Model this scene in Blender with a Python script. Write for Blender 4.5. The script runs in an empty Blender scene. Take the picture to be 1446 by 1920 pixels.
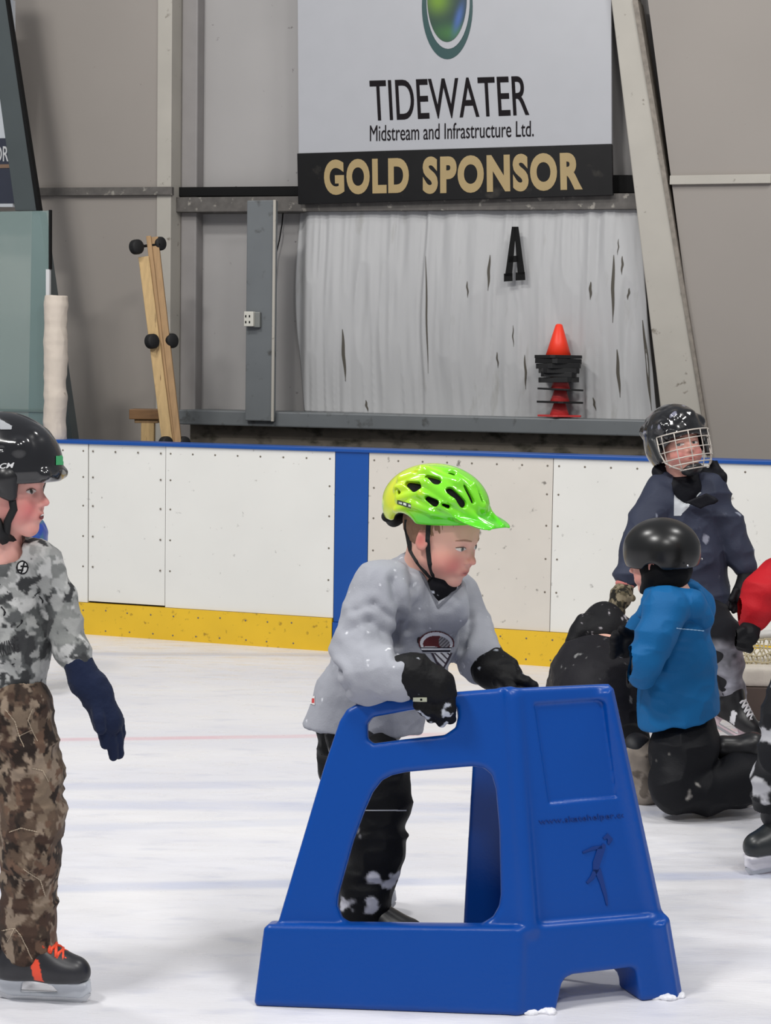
import bpy, math, random
import numpy as np
from mathutils import Vector, Matrix

# ------------------------------------------------------------------ camera, light, exposure
W_, H_, FPX = 1446, 1920, 3400.0
CAMZ = 1.48
PITCH = math.atan(260 / FPX)
ROLL = 0.015
_X = np.array([1., 0, 0]); _F = np.array([0, math.cos(PITCH), -math.sin(PITCH)]); _U = np.array([0, math.sin(PITCH), math.cos(PITCH)])
_UP = _U * math.cos(ROLL) - _X * math.sin(ROLL)
_RT = _X * math.cos(ROLL) + _U * math.sin(ROLL)
C0 = np.array([0, 0, CAMZ])
scene = bpy.context.scene
cd = bpy.data.cameras.new('camera'); cam = bpy.data.objects.new('camera', cd); scene.collection.objects.link(cam)
cd.sensor_fit = 'VERTICAL'; cd.sensor_height = 36; cd.lens = 36 * FPX / H_; cd.clip_end = 200
cam.matrix_world = Matrix([[_RT[i], _UP[i], -_F[i], C0[i]] for i in range(3)] + [[0, 0, 0, 1]])
scene.camera = cam
scene.view_settings.view_transform = 'Standard'
scene.view_settings.look = 'None'
scene.view_settings.gamma = 1
scene.view_settings.use_curve_mapping = False
scene.view_settings.exposure = -0.45

wd = bpy.data.worlds.new('arena_air'); scene.world = wd; wd.use_nodes = True
wd.node_tree.nodes['Background'].inputs[0].default_value = (0.90, 0.93, 1.0, 1)
wd.node_tree.nodes['Background'].inputs[1].default_value = 0.42

def area(name, loc, target, sx, sy, power, col=(1, 1, 1)):
    l = bpy.data.lights.new(name, 'AREA'); l.shape = 'RECTANGLE'; l.size = sx; l.size_y = sy; l.energy = power; l.color = col
    o = bpy.data.objects.new(name, l); scene.collection.objects.link(o); o.location = loc
    o.rotation_euler = (Vector(target) - Vector(loc)).to_track_quat('-Z', 'Y').to_euler()
    return o
area('arena_lamp', (-3.2, 2.2, 6.5), (-0.4, 5.0, 0), 1.2, 0.6, 330, (1, 0.985, 0.96))
area('arena_lamp', (2.6, 1.6, 6.5), (0.8, 5.0, 0), 1.2, 0.6, 190, (1, 0.985, 0.96))
area('arena_lamp', (-3.4, 6.2, 6.8), (-1.5, 8.0, 0), 1.2, 0.6, 230, (1, 0.985, 0.96))
area('arena_lamp', (3.2, 5.6, 6.8), (2.0, 7.5, 0), 1.2, 0.6, 150, (1, 0.985, 0.96))
area('arena_lamp', (0.3, -1.5, 6.5), (0, 4.0, 0), 1.2, 0.6, 180, (1, 0.985, 0.96))

# ------------------------------------------------------------------ pixel -> place helpers
def ray(px, py):
    return _F + (px - W_ / 2) / FPX * _RT + (H_ / 2 - py) / FPX * _UP
def G(px, py, z=0.0):
    d = ray(px, py); t = (z - CAMZ) / d[2]; return C0 + d * t
def D(px, py, Y):
    d = ray(px, py); return C0 + d * (Y / d[1])

class Plane:
    """vertical plane: e runs along it, n points out of it to the rink"""
    def __init__(s, o, e):
        s.o = np.array([o[0], o[1], 0.]); e = np.array([e[0], e[1], 0.]); s.e = e / np.linalg.norm(e)
        s.n = np.array([s.e[1], -s.e[0], 0.])
        s.z = np.array([0, 0, 1.])
    def uz(s, px, py, w=0.):
        d = ray(px, py); o = s.o + s.n * w
        t = np.dot(o - C0, s.n) / np.dot(d, s.n); p = C0 + d * t
        return np.dot(p - s.o, s.e), p[2]
    def p(s, u, z, w=0.):
        return s.o + s.e * u + s.z * z + s.n * w

# ------------------------------------------------------------------ materials
def lin(c):
    return tuple(((v / 255) / 12.92 if v / 255 <= .04045 else ((v / 255 + .055) / 1.055) ** 2.4) for v in c)
MATS = {}
def mat(name, rgb, rough=0.6, metal=0.0, noise=0.0, nscale=8.0, bump=0.0, bscale=60.0, spec=0.5, coat=0.0, dirt=None, dscale=3.0, dlo=.55, dhi=.7, stretch=None, sheen=0.0, attr=False, sss=0.0):
    if name in MATS: return MATS[name]
    m = bpy.data.materials.new(name); m.use_nodes = True; nt = m.node_tree; N = nt.nodes; L = nt.links
    b = N['Principled BSDF']; b.inputs['Roughness'].default_value = rough; b.inputs['Metallic'].default_value = metal
    b.inputs['Specular IOR Level'].default_value = spec; b.inputs['Coat Weight'].default_value = coat
    b.inputs['Sheen Weight'].default_value = sheen
    if sss: b.inputs['Subsurface Weight'].default_value = sss; b.inputs['Subsurface Scale'].default_value = 0.01
    tc = N.new('ShaderNodeTexCoord'); mp = N.new('ShaderNodeMapping'); L.new(tc.outputs['Object'], mp.inputs[0])
    if stretch: mp.inputs['Scale'].default_value = stretch
    if attr:
        a = N.new('ShaderNodeAttribute'); a.attribute_name = 'Col'; col = a.outputs['Color']
    else:
        r = N.new('ShaderNodeRGB'); r.outputs[0].default_value = (*lin(rgb), 1); col = r.outputs[0]
    def tex(sc, det=4):
        t = N.new('ShaderNodeTexNoise'); t.inputs['Scale'].default_value = sc; t.inputs['Detail'].default_value = det; L.new(mp.outputs[0], t.inputs['Vector']); return t
    if noise:
        t = tex(nscale); mr = N.new('ShaderNodeMapRange'); mr.inputs[1].default_value = .3; mr.inputs[2].default_value = .7
        mr.inputs[3].default_value = 1 - noise; mr.inputs[4].default_value = 1 + noise; L.new(t.outputs['Fac'], mr.inputs[0])
        mx = N.new('ShaderNodeVectorMath'); mx.operation = 'SCALE'; L.new(col, mx.inputs[0]); L.new(mr.outputs[0], mx.inputs['Scale']); col = mx.outputs[0]
    if dirt:
        t = tex(dscale, 8); mr = N.new('ShaderNodeMapRange'); mr.inputs[1].default_value = dlo; mr.inputs[2].default_value = dhi; L.new(t.outputs['Fac'], mr.inputs[0])
        mx = N.new('ShaderNodeMix'); mx.data_type = 'RGBA'; L.new(mr.outputs[0], mx.inputs[0]); L.new(col, mx.inputs[6]); mx.inputs[7].default_value = (*lin(dirt), 1); col = mx.outputs[2]
    L.new(col, b.inputs['Base Color'])
    if bump:
        t = tex(bscale, 5); bp = N.new('ShaderNodeBump'); bp.inputs['Strength'].default_value = bump; bp.inputs['Distance'].default_value = 0.01
        L.new(t.outputs['Fac'], bp.inputs['Height']); L.new(bp.outputs[0], b.inputs['Normal'])
    MATS[name] = m
    return m

# ------------------------------------------------------------------ mesh and object helpers
def raw_mesh(name, V, F, smooth=False, col=None):
    V = np.asarray(V, dtype=np.float32)
    me = bpy.data.meshes.new(name)
    if isinstance(F, np.ndarray):
        n = len(F); k = F.shape[1]
        me.vertices.add(len(V)); me.vertices.foreach_set('co', V.ravel())
        me.loops.add(n * k); me.loops.foreach_set('vertex_index', F.astype(np.int32).ravel())
        me.polygons.add(n); me.polygons.foreach_set('loop_start', np.arange(0, n * k, k, dtype=np.int32))
        me.polygons.foreach_set('loop_total', np.full(n, k, dtype=np.int32))
        me.update(calc_edges=True); me.validate()
    else:
        me.from_pydata([tuple(map(float, v)) for v in V], [], F); me.update()
    me.polygons.foreach_set('use_smooth', [bool(smooth)] * len(me.polygons))
    if col is not None:
        a = me.color_attributes.new('Col', 'FLOAT_COLOR', 'POINT')
        c4 = np.ones((len(V), 4), np.float32); c4[:, :3] = col; a.data.foreach_set('color', c4.ravel())
    return me
def wbase(parent):
    b = np.zeros(3)
    while parent is not None: b += np.array(parent.location); parent = parent.parent
    return b
def props(o, label=None, cat=None, group=None, kind=None):
    if label: o['label'] = label
    if cat: o['category'] = cat
    if group: o['group'] = group
    if kind: o['kind'] = kind
    return o
def thing(name, label, cat, base, group=None):
    o = bpy.data.objects.new(name, None); scene.collection.objects.link(o); o.location = tuple(map(float, base)); o.empty_display_size = .1
    return props(o, label, cat, group)
def obj(name, mesh, m, parent=None, base=None, label=None, cat=None, group=None, kind=None, bevel=0.0):
    """mesh = (V, F) in world coordinates or with smooth flag / colour"""
    V, F = mesh[0], mesh[1]; smooth = mesh[2] if len(mesh) > 2 else False; col = mesh[3] if len(mesh) > 3 else None
    V = np.asarray(V, dtype=np.float64)
    if parent is not None: off = wbase(parent)
    elif base is not None: off = np.asarray(base, float)
    else: off = np.array([(V[:, 0].min() + V[:, 0].max()) / 2, (V[:, 1].min() + V[:, 1].max()) / 2, V[:, 2].min()])
    me = raw_mesh(name, V - off, F, smooth, col); me.materials.append(m)
    o = bpy.data.objects.new(name, me); scene.collection.objects.link(o)
    if parent is not None: o.parent = parent
    else: o.location = tuple(off)
    if bevel:
        b = o.modifiers.new('bevel', 'BEVEL'); b.width = bevel; b.segments = 2; b.limit_method = 'ANGLE'
    return props(o, label, cat, group, kind)

def merge(a, b):
    if b is None or not len(b[1]): return a
    return (np.concatenate([a[0], np.asarray(b[0])]), np.concatenate([np.asarray(a[1]), np.asarray(b[1]) + len(a[0])]), True, np.concatenate([a[3], b[3]]))
class MB:
    def __init__(s): s.V = []; s.F = []; s.smooth = False
    def add(s, V, F):
        k = len(s.V); s.V += [tuple(map(float, v)) for v in V]; s.F += [tuple(i + k for i in f) for f in F]; return s
    def hexa(s, P):  # 8 points: bottom 4 then top 4
        return s.add(P, [(3, 2, 1, 0), (4, 5, 6, 7), (0, 1, 5, 4), (1, 2, 6, 5), (2, 3, 7, 6), (3, 0, 4, 7)])
    def pbox(s, pl, u0, u1, z0, z1, w0, w1):
        q = pl.p
        return s.hexa([q(u0, z0, w1), q(u1, z0, w1), q(u1, z0, w0), q(u0, z0, w0), q(u0, z1, w1), q(u1, z1, w1), q(u1, z1, w0), q(u0, z1, w0)])
    def prism(s, pl, poly, w0, w1):
        """poly (u,z) counter-clockwise seen from the rink"""
        n = len(poly); V = [pl.p(u, z, w1) for u, z in poly] + [pl.p(u, z, w0) for u, z in poly]
        return s.add(V, [tuple(range(n)), tuple(range(2 * n - 1, n - 1, -1))] + [(i, n + i, n + (i + 1) % n, (i + 1) % n) for i in range(n)])
    def tube(s, pts, r, seg=8, closed=False):
        pts = [np.asarray(p, float) for p in pts]; n = len(pts); rr = r if hasattr(r, '__len__') else [r] * n
        V = []; prev = None
        for i, p in enumerate(pts):
            if closed: t = pts[(i + 1) % n] - pts[i - 1]
            else: t = pts[min(i + 1, n - 1)] - pts[max(i - 1, 0)]
            t = t / (np.linalg.norm(t) + 1e-9)
            a = prev if prev is not None else (np.array([0, 0, 1.]) if abs(t[2]) < .9 else np.array([1., 0, 0]))
            x = a - t * np.dot(a, t); x /= np.linalg.norm(x); prev = x; y = np.cross(t, x)
            V += [p + rr[i] * (x * math.cos(2 * math.pi * k / seg) + y * math.sin(2 * math.pi * k / seg)) for k in range(seg)]
        F = []
        for i in range(n if closed else n - 1):
            j = (i + 1) % n
            F += [(i * seg + k, i * seg + (k + 1) % seg, j * seg + (k + 1) % seg, j * seg + k) for k in range(seg)]
        if not closed: F += [tuple(range(seg - 1, -1, -1)), tuple(range((n - 1) * seg, n * seg))]
        return s.add(V, F)
    def lathe(s, c, prof, seg=24, axis=(0, 0, 1)):
        """prof: list of (r, h)"""
        ax = np.array(axis, float); ax /= np.linalg.norm(ax); a = np.array([1., 0, 0]) if abs(ax[0]) < .9 else np.array([0, 1., 0])
        x = a - ax * np.dot(a, ax); x /= np.linalg.norm(x); y = np.cross(ax, x); c = np.asarray(c, float); V = []
        for r, h in prof: V += [c + ax * h + r * (x * math.cos(2 * math.pi * k / seg) + y * math.sin(2 * math.pi * k / seg)) for k in range(seg)]
        F = []
        for i in range(len(prof) - 1): F += [(i * seg + k, i * seg + (k + 1) % seg, (i + 1) * seg + (k + 1) % seg, (i + 1) * seg + k) for k in range(seg)]
        F += [tuple(range(seg - 1, -1, -1)), tuple(range((len(prof) - 1) * seg, len(prof) * seg))]
        return s.add(V, F)
    def get(s, smooth=False): return (s.V, s.F, smooth)

def text_mesh(txt, offset=0.0, spacing=1.0, res=6, shear=0.0):
    """flat glyph outline as (V (x,y), F), width and height normalised by the caller"""
    cu = bpy.data.curves.new('lettering', 'FONT'); cu.body = txt; cu.size = 1; cu.offset = offset; cu.resolution_u = res; cu.space_character = spacing; cu.shear = shear
    cu.extrude = 0
    o = bpy.data.objects.new('lettering', cu); scene.collection.objects.link(o)
    dg = bpy.context.evaluated_depsgraph_get(); me = bpy.data.meshes.new_from_object(o.evaluated_get(dg))
    V = np.array([v.co[:] for v in me.vertices]); F = [tuple(p.vertices) for p in me.polygons]
    bpy.data.objects.remove(o); bpy.data.curves.remove(cu); bpy.data.meshes.remove(me)
    return V[:, :2], F
def text_on(pl, txt, q, w, thick=0.003, **kw):
    """fit text into the quad q = pixel corners (left-bottom, right-bottom, right-top, left-top) on plane pl at offset w"""
    V, F = text_mesh(txt, **kw); lo = V.min(0); hi = V.max(0); T = (V - lo) / (hi - lo)
    c = [np.array(pl.uz(x, y, w)) for x, y in q]
    out = []
    for a, b in T:
        r = (1 - b) * ((1 - a) * c[0] + a * c[1]) + b * ((1 - a) * c[3] + a * c[2]); out.append(r)
    n = len(out); V3 = [pl.p(u, z, w + thick) for u, z in out] + [pl.p(u, z, w) for u, z in out]
    ed = {}
    for f in F:
        for i in range(len(f)):
            a, b = f[i], f[(i + 1) % len(f)]; ed[(a, b)] = 1
    side = [(b, a, a + n, b + n) for (a, b) in ed if (b, a) not in ed]
    return (V3, list(F) + [tuple(i + n for i in reversed(f)) for f in F] + side, False)

# ------------------------------------------------------------------ implicit surface engine (soft shapes: clothing, bodies, moulded plastic)
class Field:
    def __init__(s, lo, hi, h):
        s.lo = np.array(lo, float); s.h = h; s.n = np.ceil((np.array(hi) - s.lo) / h).astype(int) + 1
        s.ax = [(s.lo[i] + h * np.arange(s.n[i])).astype(np.float32) for i in range(3)]
        s.Fv = np.full(s.n, 1.0, np.float32)
    def sub_(s, lo, hi):
        a = np.clip(np.floor((np.array(lo) - s.lo) / s.h).astype(int), 0, s.n); b = np.clip(np.ceil((np.array(hi) - s.lo) / s.h).astype(int) + 1, 0, s.n)
        if np.any(b <= a): return None
        sl = tuple(slice(a[i], b[i]) for i in range(3))
        return sl, s.ax[0][sl[0]][:, None, None], s.ax[1][sl[1]][None, :, None], s.ax[2][sl[2]][None, None, :]
    def put(s, fn, lo, hi, k=0.02, cut=False):
        pad = k + 3 * s.h; q = s.sub_(np.array(lo) - pad, np.array(hi) + pad)
        if q is None: return s
        sl, X, Y, Z = q; d = fn(X, Y, Z); A = s.Fv[sl]
        if cut: A = -A
        if k > 0:
            hh = np.maximum(k - np.abs(A - d), 0) / k; r = np.minimum(A, d) - hh * hh * (k * .25)
        else: r = np.minimum(A, d)
        s.Fv[sl] = -r if cut else r
        return s
    def cone(s, a, b, ra, rb, k=0.02, cut=False, ax=None, sq=1.0):
        a = np.asarray(a, float); b = np.asarray(b, float); ba = b - a; L2 = float(ba @ ba) + 1e-12
        R = max(ra, rb) * max(1, 1.0)
        def fn(X, Y, Z):
            x = X - a[0]; y = Y - a[1]; z = Z - a[2]
            t = np.clip((x * ba[0] + y * ba[1] + z * ba[2]) / L2, 0, 1)
            qx = x - t * ba[0]; qy = y - t * ba[1]; qz = z - t * ba[2]; r = ra + (rb - ra) * t
            if ax is not None:
                g = qx * ax[0] + qy * ax[1] + qz * ax[2]; f = (1 / sq - 1) * g
                qx = qx + f * ax[0]; qy = qy + f * ax[1]; qz = qz + f * ax[2]
            return (np.sqrt(qx * qx + qy * qy + qz * qz) - r) * min(1, sq)
        m = R * max(1, sq)
        return s.put(fn, np.minimum(a, b) - m, np.maximum(a, b) + m, k, cut)
    def chain(s, P, R, k=0.02, **kw):
        for i in range(len(P) - 1): s.cone(P[i], P[i + 1], R[i], R[i + 1], k, **kw)
        return s
    def ell(s, c, r, rot=None, k=0.02, cut=False):
        c = np.asarray(c, float); r = np.asarray(r, float); M = np.eye(3) if rot is None else np.asarray(rot, float)
        def fn(X, Y, Z):
            x = X - c[0]; y = Y - c[1]; z = Z - c[2]
            u = [(x * M[0, i] + y * M[1, i] + z * M[2, i]) for i in range(3)]
            k0 = np.sqrt(sum((u[i] / r[i]) ** 2 for i in range(3))) + 1e-6; k1 = np.sqrt(sum((u[i] / r[i] ** 2) ** 2 for i in range(3))) + 1e-6
            return k0 * (k0 - 1) / k1
        m = r.max()
        return s.put(fn, c - m, c + m, k, cut)
    def box(s, c, hs, rot=None, rd=0.01, k=0.01, cut=False):
        c = np.asarray(c, float); hs = np.asarray(hs, float); M = np.eye(3) if rot is None else np.asarray(rot, float)
        def fn(X, Y, Z):
            x = X - c[0]; y = Y - c[1]; z = Z - c[2]
            q = [np.abs(x * M[0, i] + y * M[1, i] + z * M[2, i]) - (hs[i] - rd) for i in range(3)]
            o = np.sqrt(sum(np.maximum(v, 0) ** 2 for v in q)); return o + np.minimum(np.maximum(np.maximum(q[0], q[1]), q[2]), 0) - rd
        m = float(np.linalg.norm(hs))
        return s.put(fn, c - m, c + m, k, cut)
    def halfspace(s, p, n, k=0.01, band=None):
        """remove everything on the side n points to"""
        p = np.asarray(p, float); n = np.asarray(n, float); n = n / np.linalg.norm(n)
        hi = s.lo + s.h * s.n
        return s.put(lambda X, Y, Z: -((X - p[0]) * n[0] + (Y - p[1]) * n[1] + (Z - p[2]) * n[2]), s.lo, hi, k, True)
    def slab(s, o, e, v, poly, t0, t1, rd=0.0, k=0.01, cut=False):
        """polygon (a,b) in the plane o + a e + b v, thickness from t0 to t1 along e x v, edges rounded by rd"""
        o = np.asarray(o, float); e = np.asarray(e, float); v = np.asarray(v, float); n = np.cross(e, v); n = n / np.linalg.norm(n)
        poly = np.asarray(poly, float)
        cs = [o + e * a + v * b + n * t for a, b in poly for t in (t0, t1)]
        def fn(X, Y, Z):
            x = X - o[0]; y = Y - o[1]; z = Z - o[2]
            a = x * e[0] + y * e[1] + z * e[2]; b = x * v[0] + y * v[1] + z * v[2]; c = x * n[0] + y * n[1] + z * n[2]
            a = np.broadcast_to(a, np.broadcast(a, b, c).shape); b = np.broadcast_to(b, a.shape)
            dm = np.full(a.shape, 1e9, np.float32); ins = np.zeros(a.shape, bool); m = len(poly)
            for i in range(m):
                p0 = poly[i]; p1 = poly[(i + 1) % m]; dx, dy = p1 - p0; L2 = dx * dx + dy * dy + 1e-12
                px = a - p0[0]; py = b - p0[1]; t = np.clip((px * dx + py * dy) / L2, 0, 1)
                qx = px - t * dx; qy = py - t * dy; dm = np.minimum(dm, qx * qx + qy * qy)
                c1 = (p0[1] > b) != (p1[1] > b)
                if abs(dy) > 1e-12: ins ^= c1 & (a < dx * (b - p0[1]) / dy + p0[0])
            d2 = np.sqrt(dm) * np.where(ins, -1, 1) + rd
            dc = np.abs(c - (t0 + t1) / 2) - abs(t1 - t0) / 2 + rd
            return np.sqrt(np.maximum(d2, 0) ** 2 + np.maximum(dc, 0) ** 2) + np.minimum(np.maximum(d2, dc), 0) - rd
        return s.put(fn, np.min(cs, 0), np.max(cs, 0), k, cut)
    def nets(s):
        Fv = s.Fv; n0, n1, n2 = Fv.shape; S = Fv < 0
        cnt = np.zeros((n0 - 1, n1 - 1, n2 - 1), np.uint8)
        for i in (0, 1):
            for j in (0, 1):
                for k in (0, 1): cnt += S[i:n0 - 1 + i, j:n1 - 1 + j, k:n2 - 1 + k]
        act = (cnt > 0) & (cnt < 8); I = np.argwhere(act); idx = np.full(act.shape, -1, np.int64); idx[act] = np.arange(len(I))
        P = np.zeros((len(I), 3)); C = np.zeros(len(I))
        for ax in range(3):
            o = [a for a in range(3) if a != ax]
            for p in (0, 1):
                for q in (0, 1):
                    A = I.copy(); A[:, o[0]] += p; A[:, o[1]] += q; B = A.copy(); B[:, ax] += 1
                    fa = Fv[A[:, 0], A[:, 1], A[:, 2]].astype(float); fb = Fv[B[:, 0], B[:, 1], B[:, 2]].astype(float)
                    m = (fa < 0) != (fb < 0); t = np.where(m, fa / np.where(m, fa - fb, 1), 0)
                    pt = A.astype(float); pt[:, ax] += t; P[m] += pt[m]; C[m] += 1
        P = s.lo + s.h * P / C[:, None]; Q = []
        for ax in range(3):
            o = [(ax + 1) % 3, (ax + 2) % 3]; sa = [slice(None)] * 3; sb = [slice(None)] * 3; sa[ax] = slice(0, -1); sb[ax] = slice(1, None)
            for a in o: sa[a] = slice(1, -1); sb[a] = slice(1, -1)
            a_ = S[tuple(sa)]; b_ = S[tuple(sb)]; E = np.argwhere(a_ != b_)
            if not len(E): continue
            inside = a_[E[:, 0], E[:, 1], E[:, 2]]; base = E.copy(); base[:, o[0]] += 1; base[:, o[1]] += 1
            def g(d0, d1):
                c = base.copy(); c[:, o[0]] += d0; c[:, o[1]] += d1; return idx[c[:, 0], c[:, 1], c[:, 2]]
            q = np.stack([g(-1, -1), g(0, -1), g(0, 0), g(-1, 0)], 1); q[~inside] = q[~inside][:, ::-1]; Q.append(q)
        return P, np.concatenate(Q)
def vnormals(V, Q):
    n = np.cross(V[Q[:, 2]] - V[Q[:, 0]], V[Q[:, 3]] - V[Q[:, 1]]); N = np.zeros_like(V)
    for i in range(4): 
        for a in range(3): N[:, a] += np.bincount(Q[:, i], n[:, a], len(V))
    return N / (np.linalg.norm(N, axis=1, keepdims=True) + 1e-12)
def relax(V, Q, it=1, lam=.5):
    for _ in range(it):
        S = np.zeros_like(V); c = np.zeros(len(V))
        for i in range(4):
            for j in (1, 3):
                for a in range(3): S[:, a] += np.bincount(Q[:, i], V[Q[:, (i + j) % 4], a], len(V))
                c += np.bincount(Q[:, i], None, len(V))
        V = V * (1 - lam) + lam * S / c[:, None]
    return V
_tab = {}
def vn(P, f, seed=0):
    """smooth value noise -1..1; f may be a 3-vector"""
    if seed not in _tab: _tab[seed] = np.random.RandomState(seed).rand(32, 32, 32) * 2 - 1
    T = _tab[seed]; q = P * np.asarray(f, float) + 1000.37; i = np.floor(q).astype(int); t = q - i; t = t * t * (3 - 2 * t); r = 0
    for a in (0, 1):
        for b in (0, 1):
            for c in (0, 1):
                w = (t[:, 0] if a else 1 - t[:, 0]) * (t[:, 1] if b else 1 - t[:, 1]) * (t[:, 2] if c else 1 - t[:, 2])
                r = r + w * T[(i[:, 0] + a) & 31, (i[:, 1] + b) & 31, (i[:, 2] + c) & 31]
    return r
def fbm(P, f, seed=0, o=3):
    f = np.asarray(f, float); return sum(vn(P, f * 2 ** i, seed + i) * .5 ** i for i in range(o))
def folds(P, f, seed=0, warp=.6):
    """ridge-like creases, f = frequency vector (low along the crease)"""
    w = np.stack([vn(P, 9, seed + 5), vn(P, 9, seed + 6), vn(P, 9, seed + 7)], 1) * .02 * warp
    n = vn(P + w, f, seed); return 1 - 2 * np.abs(n) ** .8
def finish(F, disp=None, col=None, rl=1):
    V, Q = F.nets(); V = relax(V, Q, rl, .5)
    if disp is not None:
        N = vnormals(V, Q); V = V + N * disp(V, N)[:, None]
    c = None
    if col is not None: c = col(V)
    return (V, Q, True, c)
def sm(x, a, b):
    t = np.clip((x - a) / (b - a), 0, 1); return t * t * (3 - 2 * t)
def unit(v): v = np.asarray(v, float); return v / np.linalg.norm(v)

class Fig:
    """a figure around distance Y0: J(px, py, dz) is the point seen at that pixel, dz metres beyond Y0"""
    def __init__(s, Y0): s.Y = Y0; s.s = Y0 / FPX
    def J(s, px, py, dz=0.): return D(px, py, s.Y + dz)
    def field(s, x0, y0, x1, y1, near, far, h):
        c = [s.J(x, y, z) for x in (x0, x1) for y in (y0, y1) for z in (near, far)]
        return Field(np.min(c, 0), np.max(c, 0), h)
# ------------------------------------------------------------------ ice
def ice_material():
    m = bpy.data.materials.new('ice_sheet'); m.use_nodes = True; nt = m.node_tree; N = nt.nodes; L = nt.links; b = N['Principled BSDF']
    tc = N.new('ShaderNodeTexCoord'); mp = N.new('ShaderNodeMapping'); L.new(tc.outputs['Object'], mp.inputs[0]); mp.inputs['Scale'].default_value = (1, 3, 1)
    def noise(sc, det, v=mp):
        t = N.new('ShaderNodeTexNoise'); t.inputs['Scale'].default_value = sc; t.inputs['Detail'].default_value = det; L.new(v.outputs[0], t.inputs['Vector']); return t.outputs['Fac']
    def rng(src, a, b_, c=0., d=1.):
        r = N.new('ShaderNodeMapRange'); r.inputs[1].default_value = a; r.inputs[2].default_value = b_; r.inputs[3].default_value = c; r.inputs[4].default_value = d; L.new(src, r.inputs[0]); return r.outputs[0]
    def mix(f, c1, c2):
        x = N.new('ShaderNodeMix'); x.data_type = 'RGBA'; L.new(f, x.inputs[0])
        for s_, c in ((6, c1), (7, c2)):
            if isinstance(c, tuple): x.inputs[s_].default_value = (*lin(c), 1)
            else: L.new(c, x.inputs[s_])
        return x.outputs[2]
    c = mix(rng(noise(.9, 5), .35, .65), (218, 218, 224), (228, 227, 229))
    c = mix(rng(noise(5, 7), .56, .72, 0, .5), c, (196, 198, 211))
    sep = N.new('ShaderNodeSeparateXYZ'); L.new(tc.outputs['Object'], sep.inputs[0])
    def math_(op, a, b_):
        n = N.new('ShaderNodeMath'); n.operation = op
        for i, v in enumerate((a, b_)):
            if isinstance(v, (int, float)): n.inputs[i].default_value = v
            else: L.new(v, n.inputs[i])
        return n.outputs[0]
    # painted lines under the ice: (y at x=0, slope, half width, colour, strength)
    for y0, sl, hw, colr, st in LINES:
        d = math_('ABSOLUTE', math_('SUBTRACT', math_('SUBTRACT', sep.outputs[1], math_('MULTIPLY', sep.outputs[0], sl)), y0), 0)
        f = math_('MULTIPLY', rng(d, hw * .6, hw * 1.3, 1, 0), math_('MULTIPLY', rng(noise(3, 4), .3, .6, .45, 1), st))
        c = mix(f, c, colr)
    L.new(c, b.inputs['Base Color']); b.inputs['Roughness'].default_value = .32; b.inputs['Specular IOR Level'].default_value = .35
    L.new(rng(noise(6, 6), .3, .7, .22, .5), b.inputs['Roughness'])
    bp = N.new('ShaderNodeBump'); bp.inputs['Strength'].default_value = .25; bp.inputs['Distance'].default_value = .004
    mp2 = N.new('ShaderNodeMapping'); mp2.inputs['Scale'].default_value = (2, 9, 1); mp2.inputs['Rotation'].default_value = (0, 0, .25); L.new(tc.outputs['Object'], mp2.inputs[0])
    L.new(noise(14, 8, mp2), bp.inputs['Height']); L.new(bp.outputs[0], b.inputs['Normal'])
    return m
def line_of(p, q):
    a = G(*p); b = G(*q); s_ = (b[1] - a[1]) / (b[0] - a[0]); return a[1] - s_ * a[0], s_
LINES = []
for p, q, hw, colr, st in (((110, 1387), (600, 1380), .035, (222, 140, 150), .55), ((110, 1665), (1446, 1640), .045, (150, 165, 205), .5), ((200, 1226), (620, 1228), .06, (150, 160, 185), .5),
                           ((110, 1475), (520, 1470), .06, (172, 180, 208), .45), ((110, 1508), (560, 1512), .07, (165, 175, 208), .5), ((110, 1552), (420, 1545), .05, (180, 188, 212), .4)):
    y0, s_ = line_of(p, q); LINES.append((y0, s_, hw, colr, st * .72))
ICE = ice_material()
obj('floor', ([(-9, -3, 0), (9, -3, 0), (9, 14, 0), (-9, 14, 0)], [(0, 1, 2, 3)]), ICE, base=(0, 0, 0), kind='structure')

# ------------------------------------------------------------------ boards and wall planes
b1 = G(180, 1190); b2 = G(1040, 1250)
be = (b2 - b1)[:2]
BP = Plane(b1, be)                       # face of the dasher boards
WP = Plane(b1 + np.array([*(-1.45 * BP.n[:2]), 0]), be)   # plane of the building wall (recessed bays)
def bu(px, py=900): return BP.uz(px, py)[0]
BT = 1.075
M_white = mat('board_plastic', (226, 225, 219), .35, noise=.03, nscale=2, dirt=(150, 146, 140), dscale=26, dlo=.68, dhi=.78)
M_wdirty = mat('worn_board_plastic', (212, 206, 196), .4, noise=.04, nscale=3, dirt=(120, 115, 108), dscale=22, dlo=.66, dhi=.74)
M_blue = mat('blue_board_plastic', (6, 74, 154), .4, noise=.05, nscale=3)
M_yel = mat('yellow_kick_plastic', (226, 184, 38), .4, noise=.05, nscale=4, dirt=(150, 115, 30), dscale=30, dlo=.62, dhi=.75)
M_dark = mat('dark_gap', (30, 30, 32), .8)
M_screw = mat('screw_head', (120, 112, 100), .5, .4)
brd = thing('rink_boards', 'white rink dasher boards with blue cap rail, blue upright stripe and yellow kick plate', 'rink boards', BP.p(bu(650), 0, 0))
kz = BP.uz(400, 1145)[1]
uL, uR = -3.2, 5.2
us = [uL, bu(165, 1000), bu(310, 1000), bu(627, 1000), bu(690, 1000), bu(1035, 1000), uR]
panel_m = [M_white, M_white, M_white, M_blue, M_wdirty, M_white]
rnd = random.Random(4)
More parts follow.
